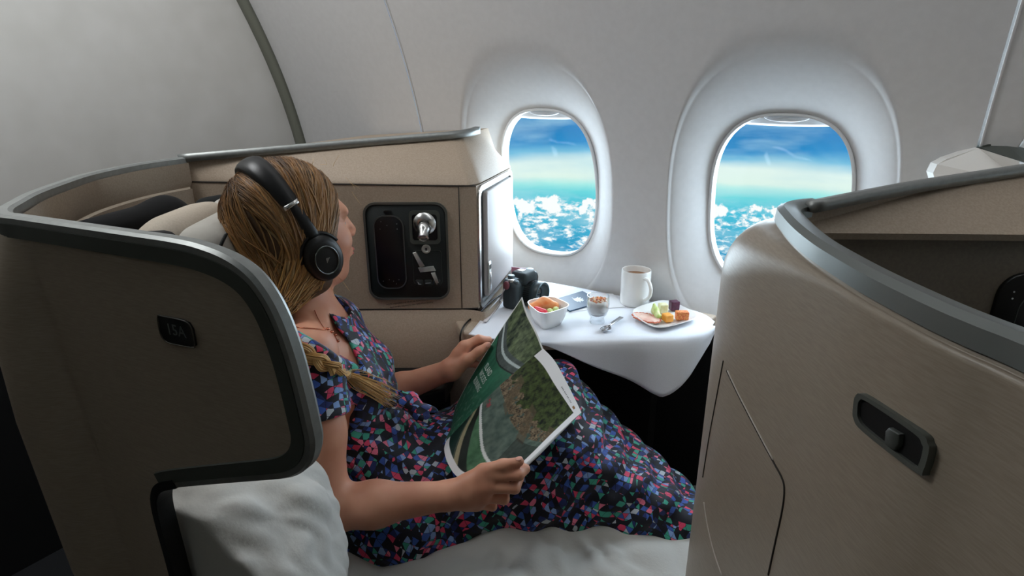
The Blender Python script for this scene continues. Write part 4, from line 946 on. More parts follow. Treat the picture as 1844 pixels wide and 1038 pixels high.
# ------------------------------------------------------------------ the woman
skin_m = M('skin', (214, 156, 128), .48, col2=(206, 144, 117), nscale=22, sss=.12, bump=.05, bscale=900)
Hc = pd(532, 412, 1.13)
ha = math.radians(47); fD = unit(H*math.cos(ha)+R*math.sin(ha)+Z*.06); sD = unit(np.cross(fD, Z)); uD = np.cross(sD, fD)
HS = 1.07
def hd(a, b, c): return Hc+(fD*a+sD*b+uD*c)*HS
def HSr(*r): return tuple(x*HS for x in r)
HX = [fD, sD, uD]
Nb = pd(545, 556, 1.12); Ch = pd(598, 690, 1.11); Wa = pd(662, 786, 1.11); Pe = pd(716, 872, 1.10)
Rs, Re, Rw = pd(552, 640, .965), pd(592, 918, .875), pd(806, 893, .905)
Ls, Le, Lw = pd(598, 584, 1.22), pd(668, 720, 1.27), pd(812, 666, 1.235)
up_b = unit(Nb-Pe); fr_b = unit(eB-(eB@up_b)*up_b); lf_b = np.cross(up_b, fr_b)   # her left
BX = [fr_b, lf_b, up_b]
body = Solid()
body.ell(hd(-.012, 0, .03), HSr(.097, .077, .092), HX).ell(hd(.03, 0, -.04), HSr(.068, .060, .083), HX, .03)
body.cone(hd(.062, 0, -.098), hd(.012, .048, -.06), .019, .022, .025).cone(hd(.062, 0, -.098), hd(.012, -.048, -.06), .019, .022, .025)
body.ell(hd(.055, .038, -.03), HSr(.03, .024, .024), HX, .02).ell(hd(.055, -.038, -.03), HSr(.03, .024, .024), HX, .02)
body.ell(hd(.08, 0, .022), HSr(.014, .05, .012), HX, .02)
body.cone(hd(.093, 0, .01), hd(.110, 0, -.026), .007, .0095, .012).ell(hd(.104, .009, -.031), HSr(.008, .006, .006), HX, .006).ell(hd(.104, -.009, -.031), HSr(.008, .006, .006), HX, .006)
body.ell(hd(.094, 0, -.060), HSr(.009, .022, .005), HX, .006).ell(hd(.093, 0, -.069), HSr(.009, .019, .006), HX, .006)
for b in (.031, -.031): body.ell(hd(.098, b, -.002), HSr(.012, .015, .008), HX, .010, 's')
for b in (.078, -.078): body.ell(hd(-.002, b, -.012), HSr(.017, .007, .030), HX, .006)
# neck, shoulders and trunk
body.cone(hd(-.022, 0, -.055), Nb, .052, .056, .02).cone(Nb, (Nb+Ch)/2, .058, .085, .03, flat=(lf_b, 1.25))
body.cone(Nb-up_b*.02, Rs, .045, .046, .03).cone(Nb-up_b*.02, Ls, .045, .046, .03)
body.ell(Ch, (.088, .138, .14), BX, .05).ell(Wa, (.088, .125, .13), BX, .05).ell(Pe, (.115, .156, .12), BX, .05)
for s_ in (1, -1): body.ell(Ch+fr_b*.060+lf_b*.060*s_-up_b*.01, (.050, .055, .055), BX, .04)
# clavicles
body.cone(Nb+fr_b*.05-up_b*.012, Rs+fr_b*.02+up_b*.01, .008, .008, .02).cone(Nb+fr_b*.05-up_b*.012, Ls+fr_b*.02+up_b*.01, .008, .008, .02)
# legs with bent knees and feet
Rh, Rk, Ra = pd(725, 900, 1.05), pd(1020, 822, 1.10), pd(1268, 975, 1.03)
Lh, Lk, La = pd(738, 850, 1.20), pd(990, 703, 1.24), pd(1275, 955, 1.15)
for h_, k_, a_ in ((Rh, Rk, Ra), (Lh, Lk, La)):
    body.cone(h_, k_, .085, .056, .04).cone(k_, k_*.55+a_*.45-Z*.01, .054, .050, .03).cone(k_*.55+a_*.45-Z*.01, a_, .050, .034, .03)
    ft = unit(eB+Z*-.1); body.cone(a_-Z*.02, a_+ft*.12-Z*.03, .034, .022, .02, flat=(lB, 1.3)).ell(a_-ft*.03-Z*.03, (.03, .028, .026), None, .02)
# arms
body.cone(Rs, Rs*.5+Re*.5, .052, .045, .03).cone(Rs*.5+Re*.5, Re, .045, .038, .03).cone(Re, Re*.62+Rw*.38, .040, .038, .025).cone(Re*.62+Rw*.38, Rw, .038, .026, .025)
body.cone(Ls, Ls*.5+Le*.5, .050, .044, .03).cone(Ls*.5+Le*.5, Le, .044, .035, .03).cone(Le, Le*.62+Lw*.38, .036, .034, .025).cone(Le*.62+Lw*.38, Lw, .034, .024, .025)
def optz(P): return (np.array(P)-C0)@FW
def at_opt(x, y, zo): return C0+ray(x, y)*zo
def hand(W, joints, thumb, pr=.0135, kf=.004):
    zo = optz(W); P = lambda q: at_opt(q[0], q[1], zo+q[2])
    pts = [[P(q) for q in f] for f in joints]; th = [P(q) for q in thumb]
    for i, f in enumerate(pts):
        rb = (.0105, .0105, .0098, .0085)[i]
        body.cone(W, f[0], .021, .0125, .012)                                  # metacarpal
        body.chain(f, [rb*1.08, rb, rb*.92, rb*.78], kf)
    for a, b in zip(pts, pts[1:]): body.cone((W+a[0]*2)/3, (W+b[0]*2)/3, .0165, .0165, .012); body.cone(a[0], b[0], .0115, .011, .01)
    body.chain([W*.5+th[0]*.5]+th, [.02, .0165, .0125, .0108, .0085], .007)
    return pts, th
Rf, Rth = hand(Rw, [[(872, 858, -.004), (934, 856, -.002), (945, 845, .016), (928, 836, .030)], [(874, 878, -.006), (927, 880, .002), (934, 862, .026), (913, 852, .036)],
                    [(868, 896, -.001), (908, 900, .012), (910, 880, .036), (890, 868, .042)], [(858, 908, .010), (887, 913, .026), (888, 896, .046), (872, 884, .050)]],
               [(838, 872, .0), (870, 848, -.002), (906, 838, -.004), (936, 832, -.001)])
Lf, Lth = hand(Lw, [[(836, 624, .0), (862, 611, .010), (880, 614, .026), (888, 622, .034)], [(836, 634, .018), (866, 622, .034), (884, 634, .046), (890, 646, .05)],
                    [(836, 646, .030), (864, 640, .050), (880, 652, .056), (886, 662, .058)], [(832, 656, .040), (857, 656, .058), (870, 666, .062), (876, 674, .062)]],
               [(826, 660, -.010), (843, 648, -.020), (862, 634, -.020), (878, 622, -.010)])
woman = thing('person', 'woman in patterned wrap dress with blonde braid reading a magazine', 'person', A3(Pe[0], Pe[1], ZB))
skin = body.mesh('body', .0032, skin_m, woman, .015, relax=1)
bv_s = fbvh(skin)
eye_m = M('eye_white', (236, 232, 228), .2); iris_m = M('iris', (70, 90, 100), .2); lip_m = M('lips', (196, 112, 104), .4)
for b in (.031, -.031):
    o = Solid().ell(hd(.0705, b, -.002), HSr(.0125, .0125, .0125), HX).mesh('eye', .002, eye_m, woman, .006)
    Solid().ell(hd(.0808, b, -.002), HSr(.003, .0055, .0055), HX).mesh('iris', .0012, iris_m, o, .005)
Solid().ell(hd(.0985, 0, -.0605), HSr(.006, .020, .0042), HX).ell(hd(.0975, 0, -.0685), HSr(.006, .017, .005), HX, .002).mesh('lips', .0015, lip_m, woman, .006)
nail_m = M('nail', (226, 168, 150), .3)
for th, up_ in ((Rth, -FW*.5+UP), (Lth, -FW)):
    ax = unit(th[-1]-th[-2]); n_ = unit(up_-(up_@ax)*ax); c = th[-1]-ax*.001+n_*.0078
    Solid().ell(c, (.0075, .0058, .0022), [ax, np.cross(n_, ax), n_]).mesh('nail', .0012, nail_m, woman, .004)

# ------------------------------------------------------------------ wrap dress
def dress_mat():
    m = bpy.data.materials.new('star_print_jersey'); m.use_nodes = True; nt = m.node_tree; b = nt.nodes['Principled BSDF']; L = nt.links
    b.inputs['Roughness'].default_value = .62; b.inputs['Sheen Weight'].default_value = .2; b.inputs['Specular IOR Level'].default_value = .35
    geo = nt.nodes.new('ShaderNodeNewGeometry'); mp = nt.nodes.new('ShaderNodeMapping'); L.new(geo.outputs['Position'], mp.inputs[0])
    mp.inputs['Rotation'].default_value = (.6, .5, .4)
    # distort a little so facets become kite and wedge shaped
    nz = nt.nodes.new('ShaderNodeTexNoise'); nz.inputs['Scale'].default_value = 9; L.new(mp.outputs[0], nz.inputs['Vector'])
    vm = nt.nodes.new('ShaderNodeVectorMath'); vm.operation = 'MULTIPLY_ADD'; L.new(nz.outputs['Color'], vm.inputs[0]); vm.inputs[1].default_value = (.05, .05, .05); L.new(mp.outputs[0], vm.inputs[2])
    def mth(op, x, y=None):
        n = nt.nodes.new('ShaderNodeMath'); n.operation = op
        for k, q in enumerate((x, y)):
            if q is None: continue
            if isinstance(q, (int, float)): n.inputs[k].default_value = q
            else: L.new(q, n.inputs[k])
        return n.outputs[0]
    fl = []; edge = None
    for d3, ph in (((1, .1, 0), 0.), ((-.45, .85, .28), .3), ((-.4, -.55, .73), .6), ((.35, .25, .9), .15)):
        dt = nt.nodes.new('ShaderNodeVectorMath'); dt.operation = 'DOT_PRODUCT'; L.new(vm.outputs[0], dt.inputs[0]); dt.inputs[1].default_value = tuple(c*84 for c in d3)
        s_ = mth('ADD', dt.outputs['Value'], ph); fl.append(mth('FLOOR', s_)); q = mth('PINGPONG', s_, .5); edge = q if edge is None else mth('MINIMUM', edge, q)
    cv = nt.nodes.new('ShaderNodeCombineXYZ')
    for k in range(3): L.new(fl[k], cv.inputs[k])
    wn_ = nt.nodes.new('ShaderNodeTexWhiteNoise'); wn_.noise_dimensions = '4D'; L.new(cv.outputs[0], wn_.inputs['Vector']); L.new(fl[3], wn_.inputs['W'])
    fr_ = nt.nodes.new('ShaderNodeMath'); fr_.operation = 'FRACT'; L.new(wn_.outputs['Value'], fr_.inputs[0])
    r = nt.nodes.new('ShaderNodeValToRGB'); r.color_ramp.interpolation = 'CONSTANT'; L.new(fr_.outputs[0], r.inputs[0])
    cols = [(0, (8, 11, 28)), (.26, (28, 46, 108)), (.38, (58, 94, 180)), (.48, (9, 12, 30)), (.64, (220, 66, 104)), (.72, (62, 164, 142)), (.80, (132, 164, 216)), (.87, (234, 122, 150)), (.93, (190, 198, 206)), (.96, (18, 24, 52))]
    while len(r.color_ramp.elements) < len(cols): r.color_ramp.elements.new(.5)
    for e, (p, c) in zip(r.color_ramp.elements, cols): e.position = p; e.color = lin(c)
    ed_ = nt.nodes.new('ShaderNodeMath'); ed_.operation = 'LESS_THAN'; L.new(edge, ed_.inputs[0]); ed_.inputs[1].default_value = .022
    mx = nt.nodes.new('ShaderNodeMix'); mx.data_type = 'RGBA'; L.new(ed_.outputs[0], mx.inputs[0]); L.new(r.outputs[0], mx.inputs[6]); mx.inputs[7].default_value = lin((8, 10, 22))
    L.new(mx.outputs[2], b.inputs['Base Color']); return m
dress_m = dress_mat()
o_ = .007
dr = Solid()
dr.cone(Nb-up_b*.05, (Nb+Ch)/2, .075+o_, .088+o_, .03, flat=(lf_b, 1.3))
dr.cone(Nb-up_b*.03, Rs, .045+o_, .048+o_, .03).cone(Nb-up_b*.03, Ls, .043+o_, .046+o_, .03)
dr.ell(Ch, (.088+o_, .138+o_, .14+o_), BX, .05).ell(Wa, (.088+o_+.006, .125+o_, .13+o_), BX, .05).ell(Pe, (.118+o_, .160+o_, .125+o_), BX, .06)
for s_ in (1, -1): dr.ell(Ch+fr_b*.060+lf_b*.060*s_-up_b*.01, (.051+o_, .056+o_, .056+o_), BX, .04)
# sleeves
dr.cone(Rs, Rs*.60+Re*.40, .056+o_, .056+o_, .03).cone(Ls, Ls*.6+Le*.4, .053+o_, .054+o_, .03)
# skirt over both bent legs, draped between them and down to the sheet
dr.cone(Rh, Rk, .092, .066, .05).cone(Lh, Lk, .098, .068, .05).cone(Rk, Ra, .066, .055, .05).cone(Lk, La, .058, .05, .05)
Mk, Ma, Mh = (Rk+Lk)/2-Z*.03, (Ra+La)/2, (Rh+Lh)/2
dr.cone(Mh, Mk, .10, .08, .06).cone(Mk-Z*.03, Ma-Z*.02, .075, .06, .06)
for x0, y0, d0, x1, y1, d1, ra, rb in ((760, 945, 1.03, 985, 905, 1.06, .075, .065), (985, 905, 1.06, 1250, 965, 1.04, .065, .055), (690, 955, .985, 800, 965, 1.02, .075, .065), (1000, 860, 1.12, 1180, 945, 1.10, .07, .055), (660, 930, 1.0, 720, 970, .98, .075, .07)):
    dr.cone(pd(x0, y0, d0), pd(x1, y1, d1), ra, rb, .05)
# twisted knot at the waist
Kn = pd(737, 722, 1.08); dr.ell(Kn, (.020, .026, .020), None, .015)
for q in ((770, 738, 1.08), (775, 752, 1.07), (768, 765, 1.06), (715, 700, 1.07), (700, 715, 1.05), (690, 730, 1.04), (790, 745, 1.1), (760, 780, 1.05)):
    dr.cone(Kn, pd(*q), .010, .004, .008)
# neckline: a V in the plane of the chest
vpx = [(500, 580), (522, 520), (570, 532), (592, 566), (619, 604), (641, 640), (659, 671), (640, 657), (606, 637), (575, 618), (540, 598)]
cpts = [hit(bv_s, x, y)[0] for x, y in vpx[2:]]; cpts = [c for c in cpts if c is not None]
vc = np.mean(cpts, axis=0)
vn = unit(-ray(595, 612))
vx = unit(np.cross(up_b, vn)); vy = np.cross(vn, vx)
vpoly = np.array([((pp(x, y, vc, vn)-vc)@vx, (pp(x, y, vc, vn)-vc)@vy) for x, y in vpx])
def poly_sd(Q, poly):
    d = np.full(Q.shape[:-1], 1e9); s = np.ones(Q.shape[:-1])
    for i in range(len(poly)):
        a, b = poly[i], poly[i-1]; e = b-a; w = Q-a
        t = np.clip((w@e)/(e@e), 0, 1); q = w-t[..., None]*e; d = np.minimum(d, (q**2).sum(-1))
        c1 = Q[..., 1] >= a[1]; c2 = Q[..., 1] < b[1]; c3 = e[0]*w[..., 1] > e[1]*w[..., 0]
        fl = (c1 & c2 & c3) | (~c1 & ~c2 & ~c3); s = np.where(fl, -s, s)
    return s*np.sqrt(d)
def vcut(P):
    q = P-vc; return np.maximum(poly_sd(np.stack([q@vx, q@vy], -1), vpoly), np.abs(q@vn-.06)-.12)
ext_ = .25; dr.add(vcut, vc-ext_, vc+ext_, .004, 's')
# open neck and sleeve ends
dr.cone(Nb+up_b*.04, Nb-up_b*.02+fr_b*.02, .074, .068, .006, 's')
def sleeve_cut(Sj, Ej):
    ax = unit(Ej-Sj); p0 = Sj*.6+Ej*.4
    def fn(P): q = P-p0; return np.maximum(-(q@ax)+.0, np.linalg.norm(q-(q@ax)[..., None]*ax, axis=-1)-.085)
    return fn, p0+ax*.05
for Sj, Ej in ((Rs, Re), (Ls, Le)):
    fn, c_ = sleeve_cut(Sj, Ej)
    ax = unit(Ej-Sj); 
    def fn2(P, fn=fn, p0=Sj*.6+Ej*.4, ax=ax): return np.maximum(fn(P), ((P-p0)@ax)-.08)
    dr.add(fn2, c_-.1, c_+.1, .003, 's')
kn_dir = unit(Kn-Rs)
def folds(P, D):
    q = P-Kn; r_ = np.linalg.norm(q, axis=-1)+1e-4
    # pleats radiating from the knot and drape lines down the skirt
    ang = np.arctan2(q@UP, q@R); f1 = .0035*np.sin(ang*15+2*np.sin(ang*3))*np.clip(r_/.05, 0, 1)*np.exp(-r_/.10)
    qs = P-Mk; f2 = .0045*np.sin((P@unit(Z*.8-eB*.55))*95+2.2*np.sin((P@lB)*18))*np.clip(((P-Pe)@eB-.02)/.12, 0, 1)
    f3 = .0016*np.sin((P@unit(Z+eB*.6))*140+1.5*np.sin((P@lB)*25))
    return D+(f1+f2+f3).astype(np.float32)
dress = dr.mesh('wrap_dress', .0042, dress_m, woman, .02, post=folds)
dress['label'] = 'navy wrap dress printed with pink, teal and blue facets'
bv_d = fbvh(dress)
# ------------------------------------------------------------------ hair
def hair_mat():
    m = bpy.data.materials.new('blonde_hair'); m.use_nodes = True; nt = m.node_tree; b = nt.nodes['Principled BSDF']
    at_ = nt.nodes.new('ShaderNodeAttribute'); at_.attribute_name = 'tone'; nt.links.new(at_.outputs['Color'], b.inputs['Base Color'])
    b.inputs['Roughness'].default_value = .42; b.inputs['Specular IOR Level'].default_value = .4; return m
hair_m = hair_mat(); scalp_m = M('hair_mass', (62, 44, 28), .6, col2=(84, 60, 38), nscale=140, stretch=(1, 1, .15))
hs = Solid().ell(hd(-.018, 0, .034), HSr(.100, .086, .095), HX).ell(hd(-.04, 0, -.03), HSr(.072, .082, .095), HX, .03)
hs.ell(hd(-.014, .062, -.02), HSr(.056, .028, .085), HX, .02).ell(hd(-.014, -.062, -.02), HSr(.056, .028, .085), HX, .02)
Gp = pd(499, 548, 1.0)
hs.cone(hd(-.05, .03, -.09), Gp, .05, .018, .03).cone(hd(.0, .062, -.085), Gp, .024, .016, .02)
hs.ell(hd(.118, 0, -.06), HSr(.080, .10, .128), HX, .012, 's')
cap = hs.mesh('hair', .0035, scalp_m, woman, .015); bv_h = fbvh(cap)
def strand_mesh(name, paths, wid, tones, parent, n=4):
    V = []; Fc = []; cols = []
    for P, w, (c0, c1) in zip(paths, wid, tones):
        P = np.asarray(P); T = tangents(P); m_ = len(P); out_ = P-Hc; N_ = out_-(out_*T).sum(1)[:, None]*T; N_ /= np.maximum(np.linalg.norm(N_, axis=1), 1e-6)[:, None]; B_ = np.cross(T, N_); o = len(V)
        for i in range(m_):
            t = i/(m_-1); s_ = w*min(1, .25+t*6)*(1 if t < .75 else 1-(t-.75)*3)
            for k in range(n):
                a = 2*math.pi*k/n; V.append(P[i]+N_[i]*s_*.55*math.cos(a)+B_[i]*s_*math.sin(a)); cols.append(c0*(1-t)+c1*t)
        Fc += [tuple(q+o for q in f) for f in grid_faces(m_, n, False, True)]
    ob = mesh_obj(name, V, Fc, hair_m, parent); ca = ob.data.color_attributes.new('tone', 'FLOAT_COLOR', 'POINT')
    ca.data.foreach_set('color', np.c_[np.array(cols), np.ones(len(cols))].astype(np.float32).ravel()); return ob
def tone(k): return np.array(lin(k)[:3])
DK, MD, GD, LT = tone((66, 44, 26)), tone((146, 104, 60)), tone((212, 162, 92)), tone((240, 206, 146))
def on_hair(d, off):
    h_ = bv_h.ray_cast(Vector(Hc+d*.4), Vector(-d), .4)
    return (np.array(h_[0])+d*off) if h_[0] is not None else Hc+d*.1
paths = []; wid = []; tones = []
gat = unit(np.array([-.45, .50, -.95]))
for k in range(2200):
    near = rng.random() < .76; rear = rng.random() < .36
    a = rng.uniform(-2.0, -.7) if rear else rng.uniform(-.9, 1.30)
    st = unit(np.array([math.sin(a), rng.normal()*.05+(.03 if near else -.03), math.cos(a)*.95+.05]))
    side = 1 if near else -1
    en = unit(gat+rng.normal(size=3)*np.array([.16, .16, .07])) if near else unit(np.array([-.6, -.25, -.8])+rng.normal(size=3)*.15)
    bul = np.array([.30*math.sin(a)+.02, side*(1.05+.25*rng.random()), .30-.3*rng.random()])
    if rear: bul = np.array([-1.0+.3*rng.random(), side*(.25+.7*rng.random()), .05-.4*rng.random()])
    off = rng.uniform(.0002, .0042)+.0022*max(0, math.sin(a*23)); P = []; wv = rng.normal()*.07; ph_ = rng.random()*6
    for t in np.linspace(0, 1, 13):
        d = unit((1-t)**2*st+2*t*(1-t)*bul*.85+t*t*en); d = unit(d+np.array([wv*math.sin(5*t+ph_), 0, 0])); d3 = fD*d[0]+sD*d[1]+uD*d[2]
        P.append(on_hair(d3, off+.001*math.sin(t*9+ph_)))
    P = np.array(P); P[1:-1] = (P[:-2]+2*P[1:-1]+P[2:])/4
    if near:
        Gj = Gp+rng.normal(size=3)*.009; P = np.concatenate([P[:-2], catmull([P[-3], P[-3]*.45+Gj*.55+(P[-3]-P[-5])*.25-FW*.006, Gj], 4)[1:]])
    paths.append(P); wid.append(rng.uniform(.0007, .0022))
    q = np.clip(.5+.45*math.sin(a*19+1)+rng.normal()*.25, 0, 1); c0 = DK*(1-q)+MD*1.1*q; q2 = np.clip(.45+.4*math.sin(a*23+2)+rng.normal()*.28, 0, 1); c1 = MD*.9*(1-q2)+(LT if rng.random() < .3 else GD)*q2; tones.append((c0, c1))
strands = strand_mesh('hair_strands', paths, wid, tones, woman)
strands['kind'] = 'stuff'
# flyaway hairs
paths = []; 
for x, y, dx, dy in ((600, 300, 12, -22), (622, 320, 18, 22), (634, 345, 16, 24), (575, 296, 6, -14), (610, 500, 20, 25), (560, 300, 4, -16), (590, 505, 30, 40), (628, 330, 20, 10)):
    a = pd(x, y, 1.11); b = pd(x+dx, y+dy, 1.10); m_ = (a+b)/2+rng.normal(size=3)*.005; paths.append(catmull([a, m_, b], 5))
strand_mesh('flyaway_hair', paths, [.00035]*len(paths), [(GD, LT)]*len(paths), woman, 3)['kind'] = 'stuff'
# braid over her right shoulder
bpx = [(497, 545, 1.01), (503, 568, .99), (514, 592, .98), (530, 615, .97), (556, 636, .965), (586, 652, .97), (610, 664, .98), (628, 673, .985)]
def rest(x, y, d, off):
    c = [h_[0] for h_ in (hit(bv_s, x, y), hit(bv_d, x, y)) if h_[0] is not None]
    if not c: return pd(x, y, d)
    p = min(c, key=optz); q = pd(x, y, d)
    return p-FW*off if optz(p) < optz(q)+.02 or True else q
bp = np.array([pd(*bpx[0]), pd(*bpx[1])]+[rest(x, y, d, .013) for x, y, d in bpx[2:]])
bp = resample(catmull(bp, 6), 60)
for _ in range(3): bp[1:-1] = (bp[:-2]+2*bp[1:-1]+bp[2:])/4
bt_ = tangents(bp); bn = -np.tile(FW, (60, 1)); bn -= (bn*bt_).sum(1)[:, None]*bt_; bn /= np.linalg.norm(bn, axis=1)[:, None]; bb = np.cross(bt_, bn)
paths = []; wid = []; tones = []
for s_ in range(3):
    for k in range(34):
        ph_ = 2*math.pi*s_/3; r0 = .0075*math.sqrt(rng.random()); th_ = rng.random()*6.28; P = []
        for i in range(60):
            t = i/59*5.2*2*math.pi/1.5+ph_; sc = 1-.35*i/59
            P.append(bp[i]+bb[i]*sc*(.0105*math.sin(t)+r0*math.cos(th_))+bn[i]*sc*(.006*math.sin(2*t)+r0*.8*math.sin(th_)+.002))
        paths.append(np.array(P)); wid.append(rng.uniform(.0012, .0021)); q = rng.random(); tones.append((MD*(1-q)+GD*q, GD*(1-q)+LT*q))
br = strand_mesh('braid', paths, wid, tones, woman); br['label'] = 'golden blonde braid lying over the shoulder'
tl = np.array([bp[-1], rest(650, 685, 1.0, .012), rest(680, 700, 1.02, .012), rest(706, 716, 1.03, .010)])
paths = []; wid = []; tones = []
for k in range(90):
    j = rng.normal(size=3)*.006; e_ = rng.normal(size=2)*.010; P = catmull([tl[0]+j*.4, tl[1]+j+R*e_[0]*.3+UP*e_[1]*.5, tl[2]+j+R*e_[0]*.5+UP*e_[1]*.9, tl[3]+j+R*e_[0]+UP*e_[1]*1.1], 4)
    P = P-FW*abs(j[2])*.6; paths.append(P); wid.append(rng.uniform(.0007, .0014)); q = rng.random(); tones.append((GD*(1-q)+LT*q, LT*(1-q*.5)+GD*q*.5))
strand_mesh('braid_tail', paths, wid, tones, woman)
tie = [bp[-3]+(bb[-3]*math.cos(t)*.0085+bn[-3]*(.002+math.sin(t)*.0085)) for t in np.linspace(0, 2*math.pi, 16, endpoint=False)]
tube('hair_tie', tie, .0024, M('hair_tie', (166, 150, 126), .6), woman, 6, closed=True)
# necklace
gold_m = M('rose_gold', (206, 130, 104), .25, 1.)
def on_skin(x, y, off=.0012):
    p, n_ = hit(bv_s, x, y); return p+n_*off if p is not None else pd(x, y, 1.08)
def chain(name, pxs):
    return tube(name, np.array([on_skin(x, y) for x, y in catmull(np.array(pxs, float), 8)]), .0008, gold_m, woman, 5)
chain('necklace_chain', [(518, 587), (540, 591), (566, 593), (586, 595)])
chain('necklace_chain', [(566, 560), (572, 574), (580, 588), (586, 595)])
for (x, y), nm in (((589, 594), 'pendant'), ((596, 599), 'pendant'), ((602, 604), 'pendant'), ((607, 615), 'pendant_drop')):
    p = on_skin(x, y, .002); Solid().ell(p, (.0035, .0035, .003)).mesh(nm, .001, gold_m, woman, .004)
chain('necklace_chain', [(600, 602), (604, 609), (607, 615)])

# ------------------------------------------------------------------ headphones
hpn = thing('headphones', 'black over-ear headphones worn on the woman\'s head', 'headphones', hd(0, 0, -.05))
hblk = M('headphone_black', (9, 10, 12), .38); hsoft = M('headphone_cushion', (16, 16, 18), .7)
tb_ = unit(uD*.93-fD*.36); 
def band(t, r_=0.):          # t from -1 (far ear) to 1 (near ear)
    a = t*math.pi/2*1.04; return hd(-.004, 0, -.012)+sD*math.sin(a)*(.104+r_)+tb_*(math.cos(a)*(.158+r_))
bpth = np.array([band(t) for t in np.linspace(-1, 1, 61)]); hx_ = np.cross(sD, tb_)
sel = lambda a, b: bpth[int(a*60):int(b*60)+1]
flatp = lambda w, th: [(w*math.cos(t)*(1 if abs(math.cos(t)) < .7 else 1), th*math.sin(t)) for t in np.linspace(0, 2*math.pi, 14, endpoint=False)]
sweep('headband', sel(.18, .82), flatp(.017, .008), hx_, hblk, hpn, scale=1+.35*np.sin(np.linspace(0, math.pi, len(sel(.18, .82)))))
for lo_, hi_, sg in ((.04, .2, -1), (.8, .96, 1)):
    sweep('slider', sel(lo_, hi_), flatp(.0125, .0055), hx_, hblk, hpn)
    sweep('slider_ring', sel(.805, .82) if sg > 0 else sel(.18, .195), flatp(.0175, .0082), hx_, chrome_m, hpn)
for sg in (1, -1):
    c = hd(.001, sg*.076, -.036); ax = unit(sD*sg+fD*.06-uD*.10); yk = unit(tb_-(tb_@ax)*ax); fr_e = (c, np.cross(yk, ax), yk, ax)
    el = lambda s_, w: [fp(fr_e, .037*s_*math.cos(t), .047*s_*math.sin(t), w) for t in np.linspace(0, 2*math.pi, 40, endpoint=False)]
    loft('ear_cushion', [el(.55, -.012), el(.9, -.014), el(1.0, -.006), el(1.02, .004), el(.9, .008)], hsoft, hpn, cc=True, caps=True)
    cup = loft('ear_cup', [el(.9, .006), el(1.04, .010), el(1.05, .018), el(.98, .026), el(.84, .031), el(.6, .032)], hblk, hpn, cc=True, caps=True)
    loft('cup_ring', [el(.64, .0315), el(.64, .034), el(.60, .0345), el(.585, .0325)], M('cup_ring', (120, 128, 130), .25, .9), cup, cc=True)
    fe = (fp(fr_e, 0, 0, .0326), R if sg > 0 else -R, UP, ax); fe = frame(fe[0], fe[1], ax)
    plate('cup_logo', fe, [(-.007, .002), (.006, .006), (-.0005, -.006), (-.001, .0)][::-1], 0, .0006, M('cup_logo', (170, 178, 182), .4), cup)
    ar_ = [fp(fr_e, .041*math.cos(t), .051*math.sin(t), .012) for t in np.linspace(math.radians(15), math.radians(165), 24)]
    sweep('yoke', ar_, [(-.007, -.003), (.007, -.003), (.007, .003), (-.007, .003)], ax, hblk, cup)
# ------------------------------------------------------------------ the open magazine
def coons(e0, e1, s0, s1, nu, nv):
    """surface between two long edges (e0 at v=0, e1 at v=1) and two short edges (s0 at u=0, s1 at u=1)"""
    e0, e1 = resample(e0, nu), resample(e1, nu); s0, s1 = resample(s0, nv), resample(s1, nv); G = np.zeros((nv, nu, 3))
    U, V_ = np.linspace(0, 1, nu), np.linspace(0, 1, nv)
    for j, v in enumerate(V_):
        lc = (1-v)*e0+v*e1; ld = np.outer(1-U, s0[j])+np.outer(U, s1[j])
        bl = np.outer((1-U)*(1-v), e0[0])+np.outer(U*(1-v), e0[-1])+np.outer((1-U)*v, e1[0])+np.outer(U*v, e1[-1]); G[j] = lc+ld-bl
    return G
S0, S1 = pd(803, 795, 1.06), pd(978, 628, 1.19)
spine = catmull([S0, pd(850, 745, 1.095), pd(905, 690, 1.135), S1], 8)
TA, LA = pd(940, 535, 1.275), pd(813, 772, 1.17)
outA = catmull([LA, pd(820, 735, 1.19), pd(848, 680, 1.225), pd(893, 607, 1.26), TA], 8)
topA = catmull([S1, pd(966, 598, 1.215), pd(950, 566, 1.25), TA], 6)
botA = catmull([S0, pd(806, 784, 1.10), LA], 6)
B1, B0 = pd(1047, 743, 1.07), pd(934, 846, .925)
outB = catmull([B0, pd(968, 816, .96), pd(1005, 781, 1.01), B1], 8)
topB = catmull([S1, pd(1000, 652, 1.165), pd(1026, 700, 1.115), B1], 6)
botB = catmull([S0, pd(800, 812, 1.02), pd(808, 838, .985), pd(828, 861, .96), pd(878, 866, .94), B0], 6)
def fbm(u, v, f, seed, oct=4):
    s = 0; a = 1; r_ = np.random.default_rng(seed)
    for k in range(oct):
        t = 0
        for q in range(5):
            d = r_.normal(size=2); ph_ = r_.random(2)*6.28; t = t+np.sin((u*d[0]+v*d[1])*f+ph_[0]+1.3*np.sin((u*d[1]-v*d[0])*f*.7+ph_[1]))
        s = s+a*t/5; a *= .6; f *= 2.1
    return s
def rgb(c): return np.array(lin(c)[:3])
